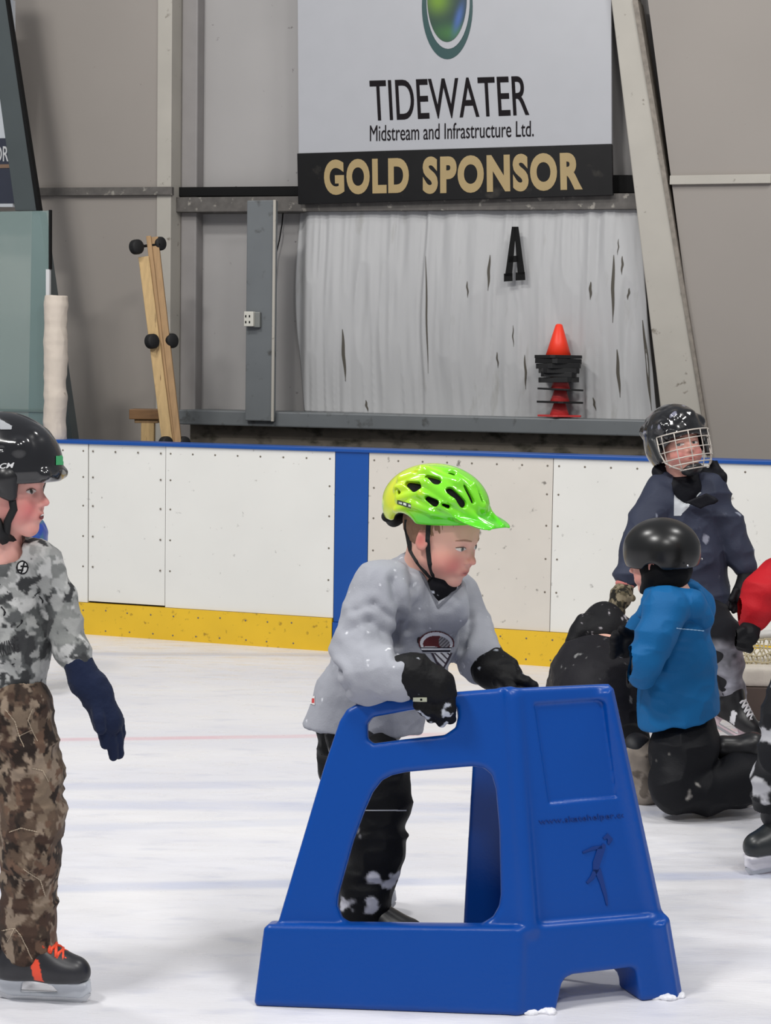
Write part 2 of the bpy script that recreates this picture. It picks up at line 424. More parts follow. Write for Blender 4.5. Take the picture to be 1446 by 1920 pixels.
for i in range(6):
    z0 = kz if i != 3 else kz - .02
    b = MB(); g = .0035
    if i == 1: g = .006; z0 += .008
    b.pbox(BP, us[i] + g * .5, us[i + 1] - g * .5, z0 + .002, BT - .012, -.02, .0 if i != 1 else -.004)
    nb = len(b.F)
    if i in (0, 1, 2, 4, 5):
        s = b; a, c = us[i], us[i + 1]; zz = BT - .05
        n = max(2, int((c - a) / .13))
        for k in range(n + 1):
            u = a + .03 + (c - a - .06) * k / n; s.lathe(BP.p(u, zz, -.001), [(.0052, 0), (.0052, .0025), (.003, .0035)], 8, BP.n)
        for z in (.38, .55, .72, .88):
            for u in (a + .03, c - .03): s.lathe(BP.p(u, z, -.001), [(.0052, 0), (.0052, .0025), (.003, .0035)], 8, BP.n)
    p = obj('board_panel', b.get(), panel_m[i], brd)
    if i == 3: p['label'] = 'blue upright stripe panel'
    p.data.materials.append(M_screw)
    for q_ in p.data.polygons: q_.material_index = 1 if q_.index >= nb else 0
for (a, c) in ((uL, us[3] - .004), (us[4] - .02, uR)):
    b = MB(); b.pbox(BP, a, c, .0, kz, -.02, .012); nb = len(b.F); s = b; n = int((c - a) / .14)
    for k in range(n):
        for z in (kz - .04, .03):
            s.lathe(BP.p(a + .05 + k * .14 + rnd.uniform(-.01, .01), z + rnd.uniform(-.004, .004), .011), [(.005, 0), (.005, .002), (.003, .003)], 8, BP.n)
    k_ = obj('kick_plate', b.get(), M_yel, brd); k_.data.materials.append(M_screw)
    for q_ in k_.data.polygons: q_.material_index = 1 if q_.index >= nb else 0
b = MB(); b.pbox(BP, us[3], us[4] - .02, 0, kz - .02, -.02, .01); obj('kick_plate', b.get(), M_blue, brd)['label'] = 'blue kick plate'
b = MB(); b.pbox(BP, uL, uR, BT - .012, BT + .008, -.17, .012); obj('cap_rail', b.get(), M_blue, brd, bevel=.004)
b = MB(); b.pbox(BP, uL, uR, 0, BT - .013, -.17, -.021); obj('board_frame', b.get(), M_dark, brd)

# ------------------------------------------------------------------ building wall
M_wall = mat('faded_wall_liner', (150, 143, 136), .55, noise=.035, nscale=1.2, bump=.05, bscale=5, dirt=(96, 90, 85), dscale=38, dlo=.74, dhi=.8)
M_wallr = mat('recess_wall_liner', (164, 161, 159), .5, noise=.05, nscale=1.5, bump=.05, bscale=5, dirt=(96, 92, 90), dscale=24, dlo=.7, dhi=.78)
M_edge = mat('painted_flashing', (176, 171, 161), .5, noise=.05, nscale=4, dirt=(120, 112, 100), dscale=20, dlo=.66, dhi=.75)
M_steel = mat('grey_painted_steel', (106, 110, 112), .45, noise=.06, nscale=5, dirt=(70, 70, 68), dscale=14, dlo=.6, dhi=.75)
M_green = mat('dark_green_steel', (70, 77, 78), .45, noise=.06, nscale=4)
M_rust = mat('grimy_rail', (92, 88, 84), .6, noise=.2, nscale=18, dirt=(150, 145, 136), dscale=22, dlo=.6, dhi=.68)
M_blk = mat('black_edge', (13, 13, 13), .7, spec=.2)
M_conc = mat('stained_concrete', (128, 120, 108), .85, noise=.14, nscale=6, bump=.3, bscale=22, dirt=(66, 64, 52), dscale=9, dlo=.5, dhi=.68, stretch=(1, 1, 1.8))
PW = .22                                  # how far the outer panels stand proud of the recessed bays
def wu(px, py, w=0.): return WP.uz(px, py, w)
TOP = wu(700, -420)[1]
uW0, uW1 = -3.6, 6.0
# recessed backing over the full width
b = MB(); b.pbox(WP, uW0, uW1, 0, TOP, -.1, 0)
wall = obj('wall_back', b.get(), M_wallr, base=WP.p(1, 0, 0), kind='structure')
u_post = wu(322, 400, PW)[0]
b = MB(); b.pbox(WP, uW0, wu(296, 400, PW)[0], 0, TOP, .001, PW)
obj('wall_left', b.get(), M_wall, kind='structure')
# right proud panel: its left border is the slanting column
q = [wu(1215, -420, PW), wu(1215, 0, PW), wu(1330, 880, PW), wu(1345, 1000, PW)]
b = MB(); b.prism(WP, [(q[2][0], q[2][1]), (q[2][0] + .02, 0), (uW1, 0), (uW1, TOP), (q[0][0] - .12, TOP), (q[1][0], q[1][1])], .001, PW)
obj('wall_right', b.get(), M_wall, kind='structure')
# flashing at the left corner
b = MB(); b.pbox(WP, wu(296, 400, PW)[0] - .002, u_post, 0, TOP, .0, PW + .012)
obj('corner_flashing', b.get(), M_edge, label='pale vertical corner flashing on the wall left of the leaning timbers', cat='wall trim', bevel=.003)
b = MB(); b.pbox(WP, u_post + .001, u_post + .11, 0, TOP, .0, .10)
obj('recess_return', b.get(), mat('shaded_return', (140, 136, 134), .6, noise=.05), label='grey upright box edge inside the recess beside the pale corner flashing', cat='wall trim', bevel=.01)
# slanting column at right
w1 = PW + .02
def U(px, py, w=w1): return WP.uz(px, py, w)
b = MB(); b.prism(WP, [U(1243, 800), U(1252, 880), U(1330, 880), U(1320, 800), U(1188, 0), U(1170, -140), U(1128, -140), U(1146, 0)], .0, w1)
obj('slanting_column', b.get(), M_edge, label='pale slanting steel column right of the sheeting', cat='column', bevel=.006)
b = MB(); b.prism(WP, [U(1320, 800, w1 + .012), U(1330, 880, w1 + .012), U(1336, 880, w1 + .012), U(1326, 800, w1 + .012), U(1196, 0, w1 + .012), U(1186, 0, w1 + .012)], .1, w1 + .012)
obj('column_bead', b.get(), mat('chipped_bead', (130, 122, 112), .6, noise=.25, nscale=30), label='chipped edge strip along the slanting column', cat='wall trim')
# left dark steel frame + its black edge
wg = .9
b = MB(); b.prism(WP, [U(28, 395, wg), U(73, 395, wg), U(12, 0, wg), U(-8, -140, wg), U(-60, -140, wg), U(-26, 0, wg)], wg - .03, wg)
t = thing('steel_frame_leg', 'dark green-grey slanting steel frame leg at the upper left edge', 'steel frame', WP.p(*U(20, 395, wg), wg - .06))
obj('flange', b.get(), M_green, t, bevel=.004)
b = MB(); b.prism(WP, [U(68, 395, wg + .004), U(75, 395, wg + .004), U(14, 0, wg + .004), U(-6, -140, wg + .004), U(-10, -140, wg + .004), U(10, 0, wg + .004)], wg - .03, wg + .004)
obj('black_edge_strip', b.get(), M_blk, t)
b = MB(); b.prism(WP, [U(60, 396, wg - .02), U(52, 860, wg - .02), U(141, 860, wg - .02), U(74, 396, wg - .02)], wg - .1, wg - .02)
obj('lower_web', b.get(), M_green, t)
# girts (horizontal rails)
def rail(name, x0, y0, x1, y1, hpx, w0, w1_, m, label, cat='rail', bevel=.003):
    a = WP.uz(x0, y0, w1_); c = WP.uz(x1, y1, w1_); hgt = hpx / 300.
    b = MB(); b.prism(WP, [(a[0], a[1] - hgt), (c[0], c[1] - hgt), (c[0], c[1]), (a[0], a[1])], w0, w1_)
    return obj(name, b.get(), m, label=label, cat=cat, bevel=bevel)
rail('wall_girt', 66, 352, 322, 350, 15, PW, PW + .035, M_rust, 'grimy grey strip across the left wall panel at sign height')
rail('wall_girt', 324, 351, 560, 349, 17, 0.0, .12, M_blk, 'black grimy upper rail left of the gold lettered sign')
rail('wall_girt', 322, 370, 1200, 362, 27, 0.0, .16, M_rust, 'dirty steel girt running under the black sponsor sign')
rail('wall_girt', 1256, 329, 1446, 326, 15, PW, PW + .03, M_edge, 'pale metal strip crossing the right wall panel')
rail('wall_girt', 1146, 328, 1200, 328, 30, .02, .10, M_blk, 'short black rail between the sponsor sign and the slanting column')
lg = rail('wall_girt', 335, 768, 1240, 789, 27, 0.0, .36, M_steel, 'long grey steel channel girt under the white sheeting, above the concrete', bevel=.008)
b = MB(); a = WP.uz(356, 793, .22); c = WP.uz(1232, 815, .22)
b.prism(WP, [(a[0], 0), (c[0], 0), (c[0], c[1]), (a[0], a[1])], .003, .22)
obj('concrete_curb', b.get(), M_conc, label='stained concrete curb below the grey girt, behind the boards', cat='curb', bevel=.006)
# grey upright
b = MB(); a = WP.uz(463, 376, .40); c = WP.uz(513, 790, .40); b.pbox(WP, a[0], c[0], c[1], a[1], .365, .40)
pst = obj('steel_upright', b.get(), M_steel, label='grey steel upright left of the white sheeting', cat='post', bevel=.006)
b = MB(); b.pbox(WP, c[0] - .012, c[0] + .003, c[1], a[1], .40, .41)
obj('lip', b.get(), M_edge, pst)
# outlet box
t = thing('outlet_box', 'small white electrical outlet box fixed to the grey upright', 'outlet', WP.p(*WP.uz(472, 612, .41), .41))
a = WP.uz(457, 612, .45); c = WP.uz(475, 584, .45); b = MB(); b.pbox(WP, a[0], c[0], a[1], c[1], .41, .45); obj('cover_plate', b.get(), mat('outlet_white', (205, 203, 192), .5), t, bevel=.004)
a = WP.uz(474, 614, .43); c = WP.uz(487, 585, .43); b = MB(); b.pbox(WP, a[0], c[0], a[1], c[1], .40, .43); obj('box_body', b.get(), mat('outlet_grey', (140, 142, 138), .4, .5), t, bevel=.004)
b = MB()
for (x, y) in ((461, 593), (468, 593), (461, 604), (468, 604)):
    b = MB(); a = WP.uz(x, y, .45); b.pbox(WP, a[0] - .004, a[0] + .004, a[1] - .007, a[1] + .007, .447, .4515)
    obj('socket_slot', b.get(), M_blk, t)

# white sheeting: a crumpled tarp bulging from the recess
def sheet():
    nu, nz = 260, 150; V = []; F = []
    TL = WP.uz(560, 393, .06); TR = WP.uz(1203, 386, .06); BL = WP.uz(575, 771, .06); BR = WP.uz(1236, 792, .06)
    P = np.zeros((nz, nu, 3))
    for j in range(nz):
        v = j / (nz - 1); bow = math.sin(math.pi * min(1, v * 1.0)) * .055
        for i in range(nu):
            u = i / (nu - 1)
            a = (1 - v) * TL[0] + v * BL[0] - bow * 1.0; c = (1 - v) * TR[0] + v * BR[0]
            zt = (1 - u) * TL[1] + u * TR[1]; zb = (1 - u) * BL[1] + u * BR[1]
            P[j, i] = (a + (c - a) * u, zt + (zb - zt) * v, 0)
    Q = P.reshape(-1, 3); uu = Q[:, 0]; zz = Q[:, 1]
    sn = np.stack([uu, zz * .12, uu * 0], 1)
    wig = .03 * vn(np.stack([uu * 0, zz, uu], 1), 1.6, 3)
    sn2 = np.stack([uu + wig, zz * .10, uu * 0], 1)
    ww = .10 + .035 * np.sin(np.pi * np.clip((zz - zz.min()) / (zz.max() - zz.min()), 0, 1)) + .016 * vn(sn2, 5, 1) + .018 * np.abs(vn(sn2, 12, 2)) + .007 * folds(sn2, (20, 20, 1), 8) + .005 * vn(sn2 + .5, 34, 9)
    fac = sm(uu, TL[0] + 0.0, TL[0] + .10); ww = ww * (.25 + .75 * fac) + .0
    # sharp pleat near a third of the width
    pl_ = WP.uz(800, 600, .1)[0] + .01 * np.sin(zz * 6); d = uu - pl_; ww += .012 * np.exp(-(d / .02) ** 2) - .012 * np.exp(-((d + .022) / .01) ** 2)
    V = [WP.p(Q[k, 0], Q[k, 1], ww[k]) for k in range(len(Q))]
    F = np.array([(j * nu + i, (j + 1) * nu + i, (j + 1) * nu + i + 1, j * nu + i + 1) for j in range(nz - 1) for i in range(nu - 1)])
    return (np.array(V), F, True), (lambda u, z: float(np.interp(0, [0], [0])))
sh, _ = sheet()
SHT = mat('white_sheeting', (182, 182, 182), .5, noise=.04, nscale=3, bump=.12, bscale=30, dirt=(150, 148, 142), dscale=9, dlo=.62, dhi=.8, stretch=(1, 1, .25))
so = obj('wall_sheeting', sh, SHT, label='wrinkled white plastic sheeting bulging between girts, black letter A on it', cat='sheeting')
tears = [(919, 478, 915, 545, 5), (876, 527, 877, 558, 3), (1108, 528, 1107, 562, 5), (1151, 478, 1149, 605, 6), (1167, 480, 1166, 515, 4), (1180, 540, 1177, 562, 4), (1157, 655, 1163, 745, 6), (1205, 600, 1222, 770, 6),
         (642, 617, 648, 715, 6), (962, 610, 963, 650, 2), (984, 665, 986, 730, 4), (1068, 690, 1062, 740, 3), (798, 480, 803, 700, 3), (1160, 448, 1158, 478, 2), (932, 660, 934, 690, 3), (686, 750, 690, 772, 4), (1112, 745, 1118, 770, 4)]
from mathutils.bvhtree import BVHTree
_bs = BVHTree.FromPolygons([tuple(v) for v in sh[0]], [tuple(q) for q in sh[1]])
M_tear = mat('dark_tear', (84, 80, 72), .85)
for x0, y0, x1, y1, wd_ in tears:
    Vt = []; n = 14
    for k in range(n + 1):
        t_ = k / n; wob = 1.2 * math.sin(k * .55 + x0) * (1 - abs(2 * t_ - 1)); hw = max(.25, wd_ * .5 * math.sin(math.pi * min(.97, .03 + t_)) ** .8)
        for sg in (-1, 1):
            d = ray(x0 + (x1 - x0) * t_ + wob + sg * hw, y0 + (y1 - y0) * t_); d = d / np.linalg.norm(d); hit, _n, _i, _d = _bs.ray_cast(Vector(C0), Vector(d))
            Vt.append(np.array(hit) - d * .003 if hit else (Vt[-1] if Vt else np.zeros(3)))
    obj('tear', (Vt, [(2 * k, 2 * k + 1, 2 * k + 3, 2 * k + 2) for k in range(n)]), M_tear, so)
md = so.modifiers.new('thickness', 'SOLIDIFY'); md.thickness = .004; md.offset = -1
# letter A (slab serif), placed as a thin cut-out on the sheeting
def px_poly(pl, pts, w): return [pl.uz(x, y, w) for x, y in pts]
def ccw(poly):
    a = sum(poly[i][0] * poly[(i + 1) % len(poly)][1] - poly[(i + 1) % len(poly)][0] * poly[i][1] for i in range(len(poly)))
    return poly if a > 0 else poly[::-1]
wA = .19
t = obj('letter_sign', ([WP.p(0, 0, 0)] * 3, [(0, 1, 2)]), M_blk) if False else None
b = MB()
for poly in ([(960, 425), (968, 425), (960, 518), (947, 518)], [(964, 425), (972, 425), (984, 514), (971, 515)], [(955, 480), (975, 479), (976, 491), (954, 492)],
             [(945, 513), (961, 512), (961, 527), (945, 528)], [(967, 511), (984, 510), (985, 525), (967, 526)]):
    b.prism(WP, ccw(px_poly(WP, poly, wA)), wA - .004, wA)
obj('letter', b.get(), M_blk, label='black slab serif letter A on the white sheeting', cat='letter')

# ------------------------------------------------------------------ sponsor signs
wS = .20
M_sign = mat('white_sign_panel', (172, 173, 177), .35, noise=.015)
b = MB(); b.prism(WP, ccw([WP.uz(557, -160, wS), WP.uz(560, 288, wS), WP.uz(1147, 270, wS), WP.uz(1146, -160, wS)]), wS - .03, wS)
t = thing('sponsor_sign', 'large white sponsor sign with green oval emblem and dark lettering', 'sign', WP.p(*WP.uz(850, 285, wS), wS - .02))
obj('sign_panel', b.get(), M_sign, t, bevel=.002)
M_ink = mat('dark_brown_ink', (24, 20, 23), .75, spec=.15)
obj('lettering', text_on(WP, 'TIDEWATER', [(697, 227), (993, 216), (989, 142), (693, 151)], wS, offset=.006, spacing=1.0), M_ink, t)
obj('small_lettering', text_on(WP, 'Midstream and Infrastructure Ltd.', [(694, 265), (1001, 256), (1001, 226), (694, 235)], wS, offset=0), M_ink, t)
def oval(cx, cy, rx, ry, n=48, a0=0, a1=360): return [(cx + rx * math.cos(math.radians(a0 + (a1 - a0) * k / n)), cy + ry * math.sin(math.radians(a0 + (a1 - a0) * k / n))) for k in range(n)]
b = MB(); b.prism(WP, ccw(px_poly(WP, oval(839, 12, 47.5, 99), wS)), wS - .002, wS + .003); obj('emblem_ring', b.get(), mat('emblem_dark_green', (22, 66, 66), .35), t)
b = MB(); b.prism(WP, ccw(px_poly(WP, oval(841, 3, 40.5, 89), wS)), wS + .001, wS + .006); obj('emblem_crescent', b.get(), M_sign, t)
def emblem_mat():
    m = bpy.data.materials.new('emblem_orb'); m.use_nodes = True; N = m.node_tree.nodes; L = m.node_tree.links; bs = N['Principled BSDF']; bs.inputs['Roughness'].default_value = .3
    a = N.new('ShaderNodeAttribute'); a.attribute_name = 'Col'; L.new(a.outputs['Color'], bs.inputs['Base Color']); return m
V = []; F = []; cols = []
nr, na = 16, 56
cc = WP.uz(839, -5, wS)
for i in range(nr + 1):
    for k in range(na):
        r = i / nr; x = 839 + 37 * r * math.cos(2 * math.pi * k / na); y = -3 + 82 * r * math.sin(2 * math.pi * k / na)
        V.append(WP.p(*WP.uz(x, y, wS), wS + .009))
        g = math.exp(-(((x - 822) / 22) ** 2 + ((y + 0) / 26) ** 2)); g2 = math.exp(-(((x - 852) / 40) ** 2 + ((y - 62) / 18) ** 2)); bl = math.exp(-(((x - 862 + (y - 30) * .25) / 7) ** 2 + ((y - 34) / 26) ** 2))
        c = np.array(lin((10, 46, 50))) * (1 - g) + np.array(lin((104, 142, 26))) * g
        c = c * (1 - .6 * g2) + np.array(lin((70, 130, 50))) * .6 * g2; c = c * (1 - bl) + np.array(lin((60, 96, 160))) * bl
        cols.append(c)
F = np.array([(i * na + k, i * na + (k + 1) % na, (i + 1) * na + (k + 1) % na, (i + 1) * na + k) for i in range(nr) for k in range(na)])
obj('emblem_orb', (np.array(V), F, True, np.array(cols)), emblem_mat(), t)
t = thing('sponsor_sign', 'narrow black sign reading GOLD SPONSOR in gold letters', 'sign', WP.p(*WP.uz(850, 380, wS), wS))
b = MB(); b.prism(WP, ccw([WP.uz(558, 288, wS), WP.uz(560, 383, wS), WP.uz(1150, 366, wS), WP.uz(1148, 271, wS)]), wS - .02, wS + .008)
obj('sign_panel', b.get(), mat('black_sign_panel', (14, 13, 14), .4, spec=.25, noise=.2, nscale=10, dirt=(70, 66, 60), dscale=6, dlo=.62, dhi=.8), t, bevel=.002)
M_gold = mat('gold_vinyl', (164, 142, 98), .45, noise=.04)
for word, q in (('GOLD', [(609, 366), (767, 362), (767, 295), (607, 300)]), ('SPONSOR', [(793, 364), (1093, 356), (1091, 285), (793, 294)])):
    obj('lettering', text_on(WP, word, q, wS + .008, offset=.05, spacing=1.15), M_gold, t)

# ------------------------------------------------------------------ cable and small wall marks
b = MB(); pts = []
for x, y in ((369, -60), (370, 0), (373, 40), (375, 80), (374, 120), (370, 165), (367, 220), (366, 262), (364, 290), (368, 320), (369, 347)): pts.append(WP.p(*WP.uz(x, y, .03), .03))
b.tube(pts, .004, 6); obj('cable', b.get(True), M_blk, label='thin black cable hanging down the recessed wall above the girt', cat='cable')
b = MB(); pts = [WP.p(*WP.uz(x, y, .03), .03) for x, y in ((531, 396), (529, 420), (524, 450), (517, 480), (514, 520))]
b.tube(pts, .004, 6); obj('cable', b.get(True), M_blk, label='short black cable beside the grey upright below the girt', cat='cable')
# ------------------------------------------------------------------ blue skating aid
def plane3(a, b, c):
    """o,e,v,n of the plane through a,b,c; e from a to b, v up"""
    e = unit(b - a); n = unit(np.cross(e, c - a)); v = np.cross(n, e); return np.array(a), e, v, n
def pix3(pl, x, y, w=0.):
    o, e, v, n = pl; d = ray(x, y); oo = o + n * w; t = np.dot(oo - C0, n) / np.dot(d, n); p = C0 + d * t; return (float(np.dot(p - o, e)), float(np.dot(p - o, v)))
def skating_aid():
    ZT = .745
    A = G(480, 1887); B = G(968, 1905); C = G(1280, 1869); Bt = G(956, 1288, ZT); Ct = G(1148, 1280, ZT)
    S = plane3(A, B, Bt); Fp = plane3(B, C, Ct); Dg = G(868, 1812)
    R = plane3(Dg, C, Ct)
    lo = np.min([A, B, C, Bt, Ct, Dg], 0) - .06; hi = np.max([A, B, C, Bt, Ct, Dg], 0) + .06; lo[2] = -.01; hi[2] = ZT + .03
    f = Field(lo, hi, .004)
    P = lambda pl, pts, w=0.: [pix3(pl, x, y, w) for x, y in pts]
    # wings and front panel (set in a little from the base)
    wi = -.014
    wing = P(S, [(514, 1752), (607, 1438), (636, 1352), (650, 1330), (668, 1320), (700, 1312), (855, 1297), (958, 1289), (996, 1752)], wi)
    f.slab(S[0], S[1], S[2], wing, wi - .045, wi, rd=.012, k=.0)
    front = P(Fp, [(984, 1752), (950, 1291), (1147, 1282), (1247, 1735)], wi)
    f.slab(Fp[0], Fp[1], Fp[2], front, wi - .05, wi, rd=.012, k=.012)
    far = P(R, [(872, 1800), (870, 1735), (887, 1436), (893, 1312), (1147, 1292), (1243, 1740), (1243, 1835)], 0)
    f.slab(R[0], R[1], R[2], far, -.03, .015, rd=.012, k=.01)
    # ridge along the corner column
    for x0, x1, r, wv in ((951, 1003, .010, -.020), (968, 1024, .007, -.016)):
        pass
    a = S[0] + S[1] * P(S, [(962, 1296)], wi)[0][0] + S[2] * P(S, [(962, 1296)], wi)[0][1] + S[3] * (wi - .008)
    q = P(S, [(992, 1740)], wi)[0]; a = a - S[2] * .016; b_ = S[0] + S[1] * q[0] + S[2] * q[1] + S[3] * (wi - .008)
    f.cone(a, b_, .016, .020, k=.02)
    # openings of the near wing
    win = P(S, [(633, 1700), (634, 1680), (663, 1576), (684, 1520), (699, 1486), (716, 1464), (735, 1454), (762, 1448), (887, 1437), (908, 1441), (922, 1453), (930, 1480), (937, 1560), (939, 1680), (936, 1700), (925, 1720), (903, 1734), (655, 1732), (641, 1722)], wi)
    f.slab(S[0], S[1], S[2], win, -.085, .03, rd=.0, k=.014, cut=True)
    slot = P(S, [(690, 1385), (689, 1358), (700, 1344), (770, 1332), (845, 1322), (856, 1326), (858, 1345), (854, 1364), (834, 1378), (760, 1386), (700, 1394)], wi)
    f.slab(S[0], S[1], S[2], slot, -.085, .03, rd=.0, k=.012, cut=True)
    # recessed frame on the front and the shallow trough above the window
    fr = P(Fp, [(1003, 1320), (1124, 1312), (1132, 1318), (1157, 1494), (1030, 1506)], wi)
    f.slab(Fp[0], Fp[1], Fp[2], fr, wi - .007, wi + .03, rd=.002, k=.005, cut=True)
    # base blocks
    base = P(S, [(476, 1880), (482, 1887), (968, 1905), (978, 1899), (984, 1738), (503, 1733), (494, 1741)], 0)
    f.slab(S[0], S[1], S[2], base, -.09, .004, rd=.012, k=.008)
    bf = P(Fp, [(960, 1896), (968, 1905), (1270, 1871), (1280, 1860), (1257, 1722), (1250, 1714), (985, 1736), (966, 1745)], 0)
    f.slab(Fp[0], Fp[1], Fp[2], bf, -.10, .004, rd=.012, k=.012)
    br = P(R, [(873, 1815), (1262, 1873), (1276, 1865), (1252, 1725), (875, 1742)], 0)
    f.slab(R[0], R[1], R[2], br, -.012, .03, rd=.01, k=.01)
    # arch under the front
    ar = P(Fp, [(1043, 1935), (1044, 1890), (1053, 1846), (1060, 1834), (1074, 1827), (1184, 1814), (1192, 1818), (1196, 1840), (1202, 1875), (1205, 1925)], 0)
    f.slab(Fp[0], Fp[1], Fp[2], ar, -.20, .05, rd=.0, k=.008, cut=True)
    hol = P(R, [(915, 1930), (905, 1790), (1222, 1802), (1226, 1930)], 0)
    # hollow underside
    cen = (A + B + C) / 3
    f.halfspace((0, 0, .0), (0, 0, -1), k=.0)
    V, Q = f.nets(); V = relax(V, Q, 2, .5)
    M = mat('blue_moulded_plastic', (0, 68, 152), .32, noise=.02, nscale=4, bump=.05, bscale=90, spec=.36)
    t = thing('skating_aid', 'large blue moulded plastic skating aid standing on the ice in the foreground', 'skating aid', (cen[0], cen[1], 0))
    obj('frame', (V, Q, True), M, t)
    # moulded web address and skater figure; emboss shading put into a darker blue
    class PP:  # adapter for text_on
        def uz(s, x, y, w=0.): return pix3(Fp, x, y, w)
        def p(s, a, b, w=0.): return Fp[0] + Fp[1] * a + Fp[2] * b + Fp[3] * w
    pp = PP(); Md = mat('emboss_shade_blue', (0, 46, 118), .38)
    obj('web_address', text_on(pp, 'www.skatehelper.com', [(1011, 1549), (1190, 1534), (1187, 1521), (1009, 1535)], wi - .001, thick=.003, offset=.004, spacing=1.02), Md, t)
    b = MB()
    def limb(pts, rs):
        L = []; R_ = []
        for i, (x, y) in enumerate(pts):
            x0, y0 = pts[max(i - 1, 0)]; x1, y1 = pts[min(i + 1, len(pts) - 1)]; l = math.hypot(x1 - x0, y1 - y0); nx, ny = -(y1 - y0) / l, (x1 - x0) / l
            L.append((x + nx * rs[i], y + ny * rs[i])); R_.append((x - nx * rs[i], y - ny * rs[i]))
        poly = ccw(px_poly(pp, L + R_[::-1], wi)); n = len(poly)
        V = [pp.p(u, z, wi + .003) for u, z in poly] + [pp.p(u, z, wi - .002) for u, z in poly]
        b.add(V, [tuple(range(n))] + [(i, n + i, n + (i + 1) % n, (i + 1) % n) for i in range(n)])
    limb([(1131, 1572), (1138, 1567), (1144, 1574), (1140, 1582)], [2, 5, 5, 2])
    limb([(1133, 1583), (1126, 1594), (1118, 1618), (1116, 1634)], [3, 7, 7, 5])
    limb([(1128, 1588), (1112, 1590), (1092, 1598)], [3, 3, 1.5])
    limb([(1120, 1630), (1128, 1655), (1135, 1680), (1138, 1697)], [6, 4, 3, 1.5])
    limb([(1117, 1630), (1110, 1645), (1100, 1655)], [5, 4, 2])
    obj('skater_relief', b.get(), Md, t)
    # packed snow at the feet
    rs = random.Random(3); sn = mat('packed_snow', (235, 235, 240), .7, noise=.05, nscale=40, bump=.5, bscale=80)
    for cx, cy, wx, n in ((1010, 1897, 34, 14), (1240, 1870, 40, 12)):
        g = G(cx, cy); ff = Field(g - .09, g + .09, .003)
        for i in range(n):
            p = G(cx + rs.uniform(-wx, wx * .9), cy + 1 - rs.uniform(-3, 3)); r = rs.uniform(.006, .012)
            ff.ell((p[0], p[1] - .004, r * .3), (r * 1.5, r, r * .8), k=.006)
        V, Q = ff.nets(); V = V + vnormals(V, Q) * (.003 * vn(V, 160, 2))[:, None]; V[:, 2] = np.maximum(V[:, 2], 0)
        obj('snow_clump', (V, Q, True), sn, label=('packed snow under the near corner of the blue skating aid' if cx < 1100 else 'thin packed snow under the right foot of the blue skating aid'), cat='snow')
    return S, Fp, R, wi
SK = skating_aid()
# ------------------------------------------------------------------ people: shared builders
from mathutils.bvhtree import BVHTree
SKIN = mat('skin', (0, 0, 0), .5, attr=True, spec=.35, sss=.12)
CLOTH = mat('cloth', (0, 0, 0), .88, attr=True, bump=.14, bscale=260, sheen=.06, spec=.18)
NYLON = mat('nylon_shell', (0, 0, 0), .62, attr=True, bump=.12, bscale=160, spec=.22)
GLOSS = mat('glossy_shell', (0, 0, 0), .16, attr=True, spec=.6, coat=.4)
SEMI = mat('satin_shell', (0, 0, 0), .36, attr=True, spec=.5)
EYEM = mat('eye_paint', (0, 0, 0), .3, attr=True)
BLK_STRAP = mat('black_webbing', (14, 14, 16), .7)
M_blade = mat('steel_blade', (190, 192, 195), .25, .9)

